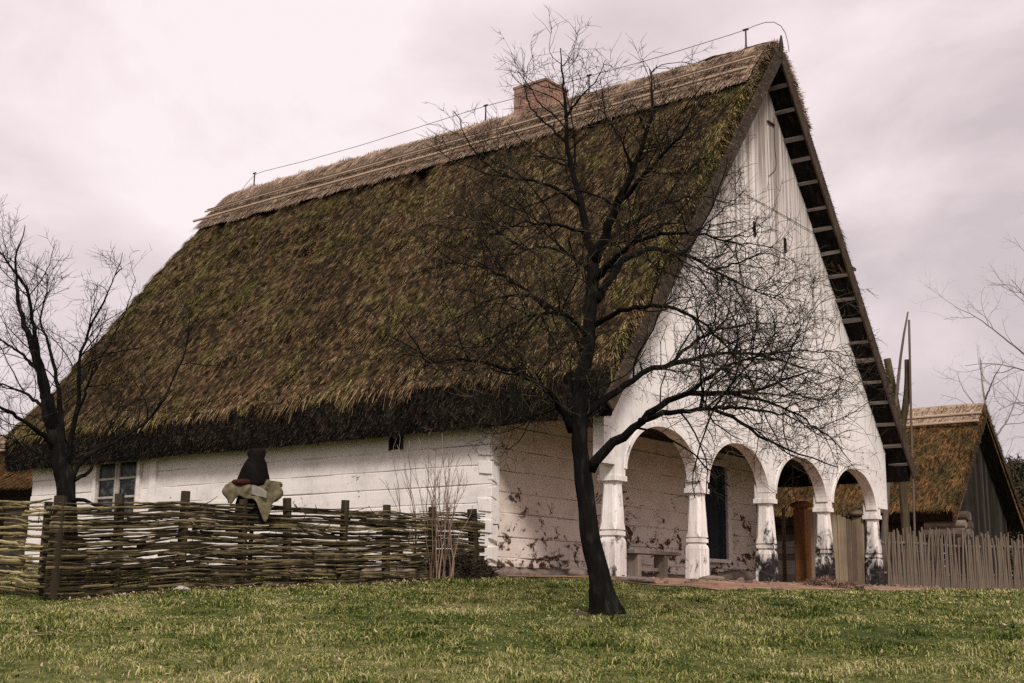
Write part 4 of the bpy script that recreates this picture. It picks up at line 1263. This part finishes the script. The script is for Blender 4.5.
# ------------------------------------------------------------------ shrub by the fence
def shrub():
    b = at(432, 581, 18.1); b[2] = float(ground_z(b[0], b[1]))
    e = empty('bare_shrub', tuple(b), 0, 'clump of tall thin leafless tan shoots before the wattle fence end', 'shrub')
    rg = np.random.default_rng(3); P = []; R = []
    tips = [(392, 452), (399, 445), (408, 440), (416, 462), (421, 446), (428, 432), (433, 452), (437, 440), (441, 433), (445, 448), (449, 440), (452, 452), (456, 462), (462, 470), (468, 480), (404, 470), (425, 470), (437, 478), (431, 462), (439, 470), (410, 500), (455, 500), (447, 480), (385, 480), (474, 505)]
    for k, (x, y) in enumerate(tips):
        t = at(x, y, 18.1 + rg.uniform(-.4, .4)) - b
        s = np.array([rg.normal(0, .12) + t[0] * .28, rg.normal(0, .1), -.03])
        mid = s * .5 + t * .45 + np.array([-.12 * (t[0]), 0, .12]) + rg.normal(0, .03, 3)
        q = polyline([s, s + np.array([t[0] * .12, 0, .35]), mid, t], 9) + np.concatenate([np.zeros((1, 3)), rg.normal(0, .012, (8, 3))])
        P.append(q); R.append(np.linspace(rg.uniform(.007, .012), .0028, 9))
    P = np.array(P); R = np.array(R)
    g = Geo().tubes(P, R, 5); g.build('stems', M['shoot'], e)
    p2, l2, r2 = grow(P, np.full(len(P), 1.9), R[:, 0], 2.6, (.15, .5), .45, .45, 5, .35, .15, seed=6)
    Geo().tubes(p2, r2[:, None] * np.linspace(1, .4, 5)[None] + .0012, 3, False).build('side_shoots', M['shoot'], e)


shrub()


def mound(name, px, py, Y, rx, ry, h, mat, label, cat, blades=0, bm=None):
    p = at(px, py, Y); p[2] = float(ground_z(p[0], p[1]))
    n = 26; X = np.zeros((n, n + 1, 3))
    for i in range(n):
        for j in range(n + 1):
            a = 2 * math.pi * (j % n) / n; r = i / (n - 1)
            k = 1 + .35 * float(fbm(math.cos(a) * 1.2 + px, math.sin(a) * 1.2, 2))
            z = h * (1 - r * r) ** 1.2 * (1 + .6 * float(fbm(r * 3 * math.cos(a) + px, r * 3 * math.sin(a), 6))) - .06 * r
            X[i, j] = (rx * r * k * math.cos(a), ry * r * k * math.sin(a), z)
    g = Geo().grid(X)
    if blades:
        a = RNG.random(blades) * 6.28; r = RNG.random(blades) ** .5
        P = np.stack([rx * r * np.cos(a), ry * r * np.sin(a), h * (1 - r * r) ** 1.2 + .0 * r], 1)
        D = RNG.normal(0, .06, (blades, 3)); D[:, 2] = np.abs(D[:, 2]) * .6
        W = np.cross(D, RNG.normal(0, 1, (blades, 3))); W = W / (np.linalg.norm(W, axis=1, keepdims=True) + 1e-9) * RNG.uniform(.004, .018, blades)[:, None]
        g.blades(P, D, W, .4)
    o = g.build(name, mat, None, not blades); o.location = p
    return tag(o, label, cat)


mound('leaf_heap', 462, 580, 18.7, .55, .45, .34, M['litter'], 'dark heap of dead leaves between the bare shrub and the log corner', 'leaf heap', 2600)
mound('molehill', 824, 590, 22.6, .42, .3, .15, M['earth'], 'bigger brown molehill near the fourth porch column', 'molehill', 700)
mound('molehill', 846, 595, 21.0, .3, .22, .09, M['earth'], 'small low molehill on the grass right of the bigger one', 'molehill', 400)

# stones and sticks on the grass
def stone(px, py, Y, r, sd, mat, label, flat=.55):
    p = at(px, py, Y); o = rock_geo(r, sd, flat, 12, 9).build('stone', mat, None, True)
    o.location = (p[0], p[1], float(ground_z(p[0], p[1])) + r * flat * .25); o.rotation_euler = (0, 0, sd)
    return tag(o, label, 'stone')


stone(181, 600, 14.6, .10, 3.3, M['stone_pale'], 'pale rounded stone in the grass below the wattle fence')
stone(222, 602, 14.4, .06, 7.1, M['stone_pale'], 'smaller pale stone right of the rounded one below the fence')
stone(636, 583, 18.2, .32, 5.2, M['stone'], 'wide flat stone beside the foot of the first porch column', .25)
stone(712, 584, 20.5, .22, 9.4, M['stone'], 'flat stone at the foot of the second porch column', .3)
stone(578, 577, 18.9, .16, 2.4, M['stone'], 'brown stone left of the tree trunk under the log wall', .6)


def stick(pts, r, label):
    q = polyline([at(*p) for p in pts], 8); q[:, 2] = np.maximum(q[:, 2], ground_z(q[:, 0], q[:, 1]) + .012)
    tag(Geo().tubes(q, np.linspace(r, r * .5, 8), 5).build('stick', M['shoot']), label, 'stick')


stick([(31, 648, 10.2), (27, 634, 10.3), (22, 620, 10.4)], .010, 'pale twig standing upright in the grass at the lower left')
stick([(2, 651, 9.9), (25, 650, 9.9), (52, 648, 10.0)], .012, 'pale stick lying flat in the grass at the left edge')
stick([(57, 643, 10.3), (70, 649, 10.0)], .011, 'short pale stick lying slanted right of the upright twig')

# ------------------------------------------------------------------ picket fence at the right
PA = at(886, 584, 28.4)[:2]; PB = at(1024, 590, 30.2)[:2]; pd = PB - PA; pl = np.linalg.norm(pd); pd = pd / pl
PL = pl + 3.4
pf = empty('picket_fence', (PA[0], PA[1], float(ground_z(*PA))), math.atan2(pd[1], pd[0]), 'rustic fence of thin uneven upright sticks right of the porch', 'fence')
pm = []
for k in range(6):
    rnd = random.Random(k); q = np.array([(0, 0, -.05), (rnd.uniform(-.02, .02), 0, .45), (rnd.uniform(-.02, .02), 0, .9), (rnd.uniform(-.035, .035), 0, 1.32)])
    o = Geo().tubes(polyline(q, 7), np.linspace(.025, .019, 7) * rnd.uniform(.85, 1.1), 6).build('picket', M['picket'], pf); pm.append(o)
s = .03; k = 0
rnd = random.Random(8)
rest = Geo()
while s < PL:
    if k >= 100:
        p = PA + pd * s; z0 = float(ground_z(*p)) - float(ground_z(*PA)); h_ = 1.3 * rnd.uniform(.86, 1.08)
        rest.tubes(np.array([(s, -.04, z0 - .05), (s + rnd.gauss(0, .02), -.04, z0 + h_ * .5), (s + rnd.gauss(0, .04), -.04, z0 + h_)]), np.array([.024, .022, .019]), 6); s += rnd.uniform(.044, .064); continue
    o = pm[k] if k < 6 else pm[rnd.randrange(6)].copy()
    if k >= 6: COL.objects.link(o); o.parent = pf
    p = PA + pd * s
    o.location = (s, rnd.uniform(-.05, -.03), float(ground_z(*p)) - float(ground_z(*PA))); o.rotation_euler = (rnd.uniform(-.02, .02), rnd.gauss(0, .04), rnd.uniform(0, 6)); o.scale = (rnd.uniform(.75, 1.25),) * 2 + (rnd.uniform(.86, 1.08),)
    s += rnd.uniform(.044, .064); k += 1
if rest.V: tag(rest.build('picket_run', M['picket'], pf), kind='stuff')
for z in (.32, 1.0):
    q = np.array([(t, .02, z + .02 * math.sin(t * 2)) for t in np.linspace(-.05, PL, 14)]); Geo().tubes(q, np.full(14, .035), 6).build('rail', M['picket'], pf)
for t in np.arange(.5, PL, 1.9): Geo().tubes(np.array([(t, .08, -.1), (t, .08, 1.2)]), np.array([.06, .055]), 7).build('post', M['picket'], pf)

# ------------------------------------------------------------------ well sweep behind the fence
wb = at(905, 580, 34); wz = float(ground_z(wb[0], wb[1]))
well = empty('well_sweep', (wb[0], wb[1], wz), 0, 'forked wooden well post with a long leaning sweep pole and hanging rod behind the fence', 'well sweep')
off = np.array([wb[0], wb[1], wz])
def wl(pts): return polyline([at(*p) - off for p in pts], 12)
g = Geo(); g.tubes(wl([(909, 582, 34), (906, 530, 34), (902, 480, 34), (901, 440, 34), (897, 405, 34), (890, 378, 34), (887, 359, 34)]), np.linspace(.13, .105, 12), 9)
g.tubes(wl([(901, 445, 34), (902, 425, 34), (906, 405, 34), (908, 380, 34), (907.5, 360, 34)]), np.linspace(.105, .09, 12), 9)
g.build('forked_post', M['wellwood'], well, True)
Geo().tubes(wl([(882, 575, 33.6), (885, 520, 33.6), (889, 465, 33.6), (896, 405, 33.6), (900, 360, 33.6), (904, 325, 33.6), (908, 312, 33.6)]), np.linspace(.10, .025, 12), 8).build('sweep_pole', M['palepole'], well, True)
Geo().tubes(wl([(909, 320, 33.8), (910, 360, 33.8), (911, 420, 33.8), (913, 480, 33.8), (915, 540, 33.8), (916, 575, 33.8)]), np.linspace(.034, .03, 12), 7).build('hanging_rod', M['palepole'], well, True)

# ------------------------------------------------------------------ barn at the right and hut at the left
def small_thatched(name, label, cat, apex, W, Hh, length, over, straw, wallmat, gable=True, n_straw=42000, ridge=True, seedv=0.0):
    """apex: world xyz of the near ridge end. local x = along gable, y = along ridge away"""
    zb = float(ground_z(apex[0], apex[1]))
    e = empty(name, (apex[0], apex[1], zb), math.atan2(G[1], G[0]), label, cat)
    H = apex[2] - zb; sl = Hh / W; S = math.hypot(1, sl)
    for sd in (-1, 1):
        g = Geo(); vs = np.linspace(0, length, 90); ds = np.linspace(0, W, 45)
        VV, DD = np.meshgrid(vs, ds, indexing='ij')
        n = .16 * fbm(VV * 1.2 + seedv, DD * 1.1, 3, 4) * np.clip(DD / .3, 0, 1)
        sag = -.10 * np.sin(np.pi * DD / W)
        X = np.stack([sd * (DD + n * sl / S), VV + .08 * fbm(DD * 2, DD * 0, 2), H - sl * DD + n / S + sag * .5], -1)
        g.grid(X if sd > 0 else X[:, ::-1])
        th = .42
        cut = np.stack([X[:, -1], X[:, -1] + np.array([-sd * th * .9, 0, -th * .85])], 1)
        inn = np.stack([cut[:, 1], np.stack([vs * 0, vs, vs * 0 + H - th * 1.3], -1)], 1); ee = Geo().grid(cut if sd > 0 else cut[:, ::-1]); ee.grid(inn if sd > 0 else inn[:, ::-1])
        for k in (0, -1): g.add([X[k, 0], X[k, -1], cut[k, 1], inn[k, 1]], [(0, 1, 2, 3)])
        N = n_straw if sd < 0 else n_straw // 6
        v = RNG.uniform(-.04, length, N); d = RNG.uniform(.4 if ridge else 0, W - .01, N)
        n = .16 * fbm(v * 1.2 + seedv, d * 1.1, 3, 4)
        P = np.stack([sd * (d + n * sl / S), v, H - sl * d + n / S - .05 * np.sin(np.pi * d / W)], 1)
        lift = RNG.uniform(.02, .3, N); D = np.stack([sd * (1 + lift * sl) / S, RNG.normal(0, .2, N), (-sl + lift) / S], 1) * RNG.uniform(.12, .34, N)[:, None]
        Wd = np.stack([0 * v, np.ones(N), 0 * v], 1) * RNG.uniform(.006, .016, N)[:, None]
        g.blades(P, D, Wd, .3)
        N = 2500
        d = RNG.uniform(.1, W, N); P = np.stack([sd * d, RNG.uniform(-.02, .05, N), H - sl * d - RNG.random(N) * .4], 1)
        D = np.stack([sd * RNG.uniform(.1, .6, N), RNG.uniform(-.8, 0, N), RNG.uniform(-1, -.2, N)], 1) * .16
        Wd = np.cross(D, RNG.normal(0, 1, (N, 3))); Wd = Wd / (np.linalg.norm(Wd, axis=1, keepdims=True) + 1e-9) * .01
        g.blades(P, D, Wd, .3)
        ee.build('eave_edge', M['thatch_cut_shaded'], g.build('thatch_slope', straw, e))  # shade below the eave is in the edge colour
    if ridge:
        N = 9000
        g = Geo(); vs = np.linspace(0.02, length, 60); X = []
        for d in np.linspace(-.75, .75, 13):
            a = abs(d); X.append(np.stack([vs * 0 + d * 1.06, vs, H - sl * a + .10 + .04 * fbm(vs * 4, vs * 0 + d, 3)], -1))
        g.grid(np.array(X))
        v = RNG.uniform(0, length, N); d = RNG.uniform(-.75, .75, N); sd = np.sign(d)
        P = np.stack([d * 1.06, v, H - sl * np.abs(d) + .10], 1); D = np.stack([sd * .7, RNG.normal(0, .1, N), -.6 + .35 * RNG.random(N)], 1) * RNG.uniform(.1, .35, N)[:, None]
        g.blades(P, D, np.stack([0 * v, np.ones(N), 0 * v], 1) * .012, .4)
        rg_ = g.build('ridge_thatch', M['thatch_ridge'], e)
        for d in (.5, .85):
            for sd in (-1, 1):
                Geo().tubes(np.array([(sd * (d + .1), t, H - sl * d + .12) for t in np.linspace(-.03, length, 8)]), np.full(8, .05), 6).build('ridge_pole', M['pole'], rg_)
    hwid = W - over; zw = H - sl * hwid - .42
    g = Geo()
    for sd in (-1, 1):
        z = .1
        while z < zw:
            g.box((sd * hwid, length / 2 + .3, z + .12), (.2, length - .9, .235), None, .01); z += .25
    g.box((0, length - .25, zw / 2), (hwid * 2 - .3, .2, zw), None, .01)
    g.build('log_wall', wallmat, e)
    if gable:
        g = Geo(); x = -hwid
        while x < hwid:
            w = random.uniform(.16, .24); a, b = x, min(x + w - .008, hwid); top_ = lambda q: H - sl * abs(q) - .55
            v_ = .55 + random.uniform(-.01, .01)
            o = [(a, .1), (b, .1), (b, top_(b))] + ([(0, top_(0))] if a < 0 < b else []) + [(a, top_(a))]
            g.prism(o, v_, v_ + .03, 1); x += w
        g.build('gable_boards', M['barnwall'], e)
        for sd in (-1, 1):
            g = Geo(); g.prism([(sd * 0.0, H - .48), (sd * W * 1.0, H - sl * W - .42), (sd * W * 1.0, H - sl * W - .2), (0, H - .22)], -.06 - .012 * (sd > 0), -.02 - .012 * (sd > 0), 1)
            g.build('barge_board', M['darkwood'], e)
    return e


barn = small_thatched('barn', 'dark boarded barn with rust and moss coloured thatch behind the stick fence', 'barn', at(985, 405, 45), 4.3, 4.15, 15, .75, M['thatch_rust'], M['barnwall'])
hp = at(140, 440, 34.5); hp[2] = 4.75 + EYE
small_thatched('hut', 'low hut with orange brown thatched roof beyond the left end of the house', 'hut', hp, 2.3, 1.95, 9, .4, M['thatch_rust'], M['barnwall'], True, 26000, True, 4.0)

g = Geo(); rl = random.Random(6)
for row in range(3):
    for k in range(3 - row // 2):
        r_ = rl.uniform(.13, .17); x0 = -3.75 + .34 * k + .1 * row
        g.tubes(np.array([(x0, -.25 + rl.uniform(-.08, .08), 2.0 + .29 * row), (x0, 1.2, 2.0 + .29 * row)]), np.array([r_, r_]), 10)
g.build('log_ends', M['logs'], barn)

# ------------------------------------------------------------------ world, sun, camera
w = bpy.data.worlds.new('World'); scene.world = w; w.use_nodes = True
nt = w.node_tree; nt.nodes.clear()
out = nt.nodes.new('ShaderNodeOutputWorld'); bg = nt.nodes.new('ShaderNodeBackground'); bg.inputs['Strength'].default_value = .1
sky = nt.nodes.new('ShaderNodeTexSky'); sky.sky_type = 'NISHITA'; sky.sun_disc = False
SUN_AZ, SUN_EL = math.radians(174), math.radians(40)      # azimuth from +Y, clockwise
sky.sun_elevation = SUN_EL; sky.sun_rotation = SUN_AZ
tc = nt.nodes.new('ShaderNodeTexCoord'); mp = nt.nodes.new('ShaderNodeMapping'); mp.inputs['Scale'].default_value = (1.0, 1.0, 1.7); mp.inputs['Location'].default_value = (2.35, .9, .32)
nt.links.new(tc.outputs['Generated'], mp.inputs[0])
nz = nt.nodes.new('ShaderNodeTexNoise'); nz.inputs['Scale'].default_value = 3.1; nz.inputs['Detail'].default_value = 7; nz.inputs['Roughness'].default_value = .52; nz.inputs['Distortion'].default_value = .3
nt.links.new(mp.outputs[0], nz.inputs['Vector'])
rp = nt.nodes.new('ShaderNodeValToRGB'); cr = rp.color_ramp
cr.elements[0].position = .36; cr.elements[0].color = (.54, .46, .472, 1)
cr.elements[1].position = .60; cr.elements[1].color = (.85, .748, .752, 1)
e = cr.elements.new(.5); e.color = (.735, .63, .642, 1)
nt.links.new(nz.outputs['Fac'], rp.inputs[0])
ml = nt.nodes.new('ShaderNodeMix'); ml.data_type = 'RGBA'; ml.blend_type = 'MULTIPLY'; ml.inputs[0].default_value = 1
nt.links.new(rp.outputs[0], ml.inputs[6])
sx = nt.nodes.new('ShaderNodeSeparateXYZ'); nt.links.new(tc.outputs['Generated'], sx.inputs[0])     # an overcast sky is brighter overhead
mr = nt.nodes.new('ShaderNodeMapRange'); mr.inputs['From Min'].default_value = .45; mr.inputs['From Max'].default_value = 1; mr.inputs['To Min'].default_value = 10; mr.inputs['To Max'].default_value = 17
nt.links.new(sx.outputs[2], mr.inputs['Value']); nt.links.new(mr.outputs[0], ml.inputs[7])
mx = nt.nodes.new('ShaderNodeMix'); mx.data_type = 'RGBA'; mx.inputs[0].default_value = .95
nt.links.new(sky.outputs[0], mx.inputs[6]); nt.links.new(ml.outputs[2], mx.inputs[7])
nt.links.new(mx.outputs[2], bg.inputs['Color']); nt.links.new(bg.outputs[0], out.inputs[0])

sl = bpy.data.lights.new('sun', 'SUN'); sl.energy = 2.7; sl.angle = math.radians(12); sl.color = (1, .95, .89)
so = bpy.data.objects.new('sun', sl); COL.objects.link(so)
dirv = Vector((math.sin(SUN_AZ) * math.cos(SUN_EL), math.cos(SUN_AZ) * math.cos(SUN_EL), math.sin(SUN_EL)))
so.rotation_euler = dirv.to_track_quat('Z', 'Y').to_euler()

cam = bpy.data.cameras.new('camera'); co = bpy.data.objects.new('camera', cam); COL.objects.link(co)
cam.sensor_width = 36; cam.lens = F / 1024 * 36; cam.clip_start = .1; cam.clip_end = 3000
fw = Vector((0, math.cos(PITCH), math.sin(PITCH))); up = Vector((0, -math.sin(PITCH), math.cos(PITCH))); rt = Vector((1, 0, 0))
r2 = rt * math.cos(ROLL) + up * math.sin(ROLL); u2 = up * math.cos(ROLL) - rt * math.sin(ROLL)
mw = Matrix(((r2.x, u2.x, -fw.x, 0), (r2.y, u2.y, -fw.y, 0), (r2.z, u2.z, -fw.z, EYE), (0, 0, 0, 1)))
co.matrix_world = mw
scene.camera = co
scene.cycles.use_denoising = False
vs_ = scene.view_settings; vs_.view_transform = 'Standard'; vs_.look = 'None'; vs_.exposure = .28; vs_.gamma = 1; vs_.use_curve_mapping = False
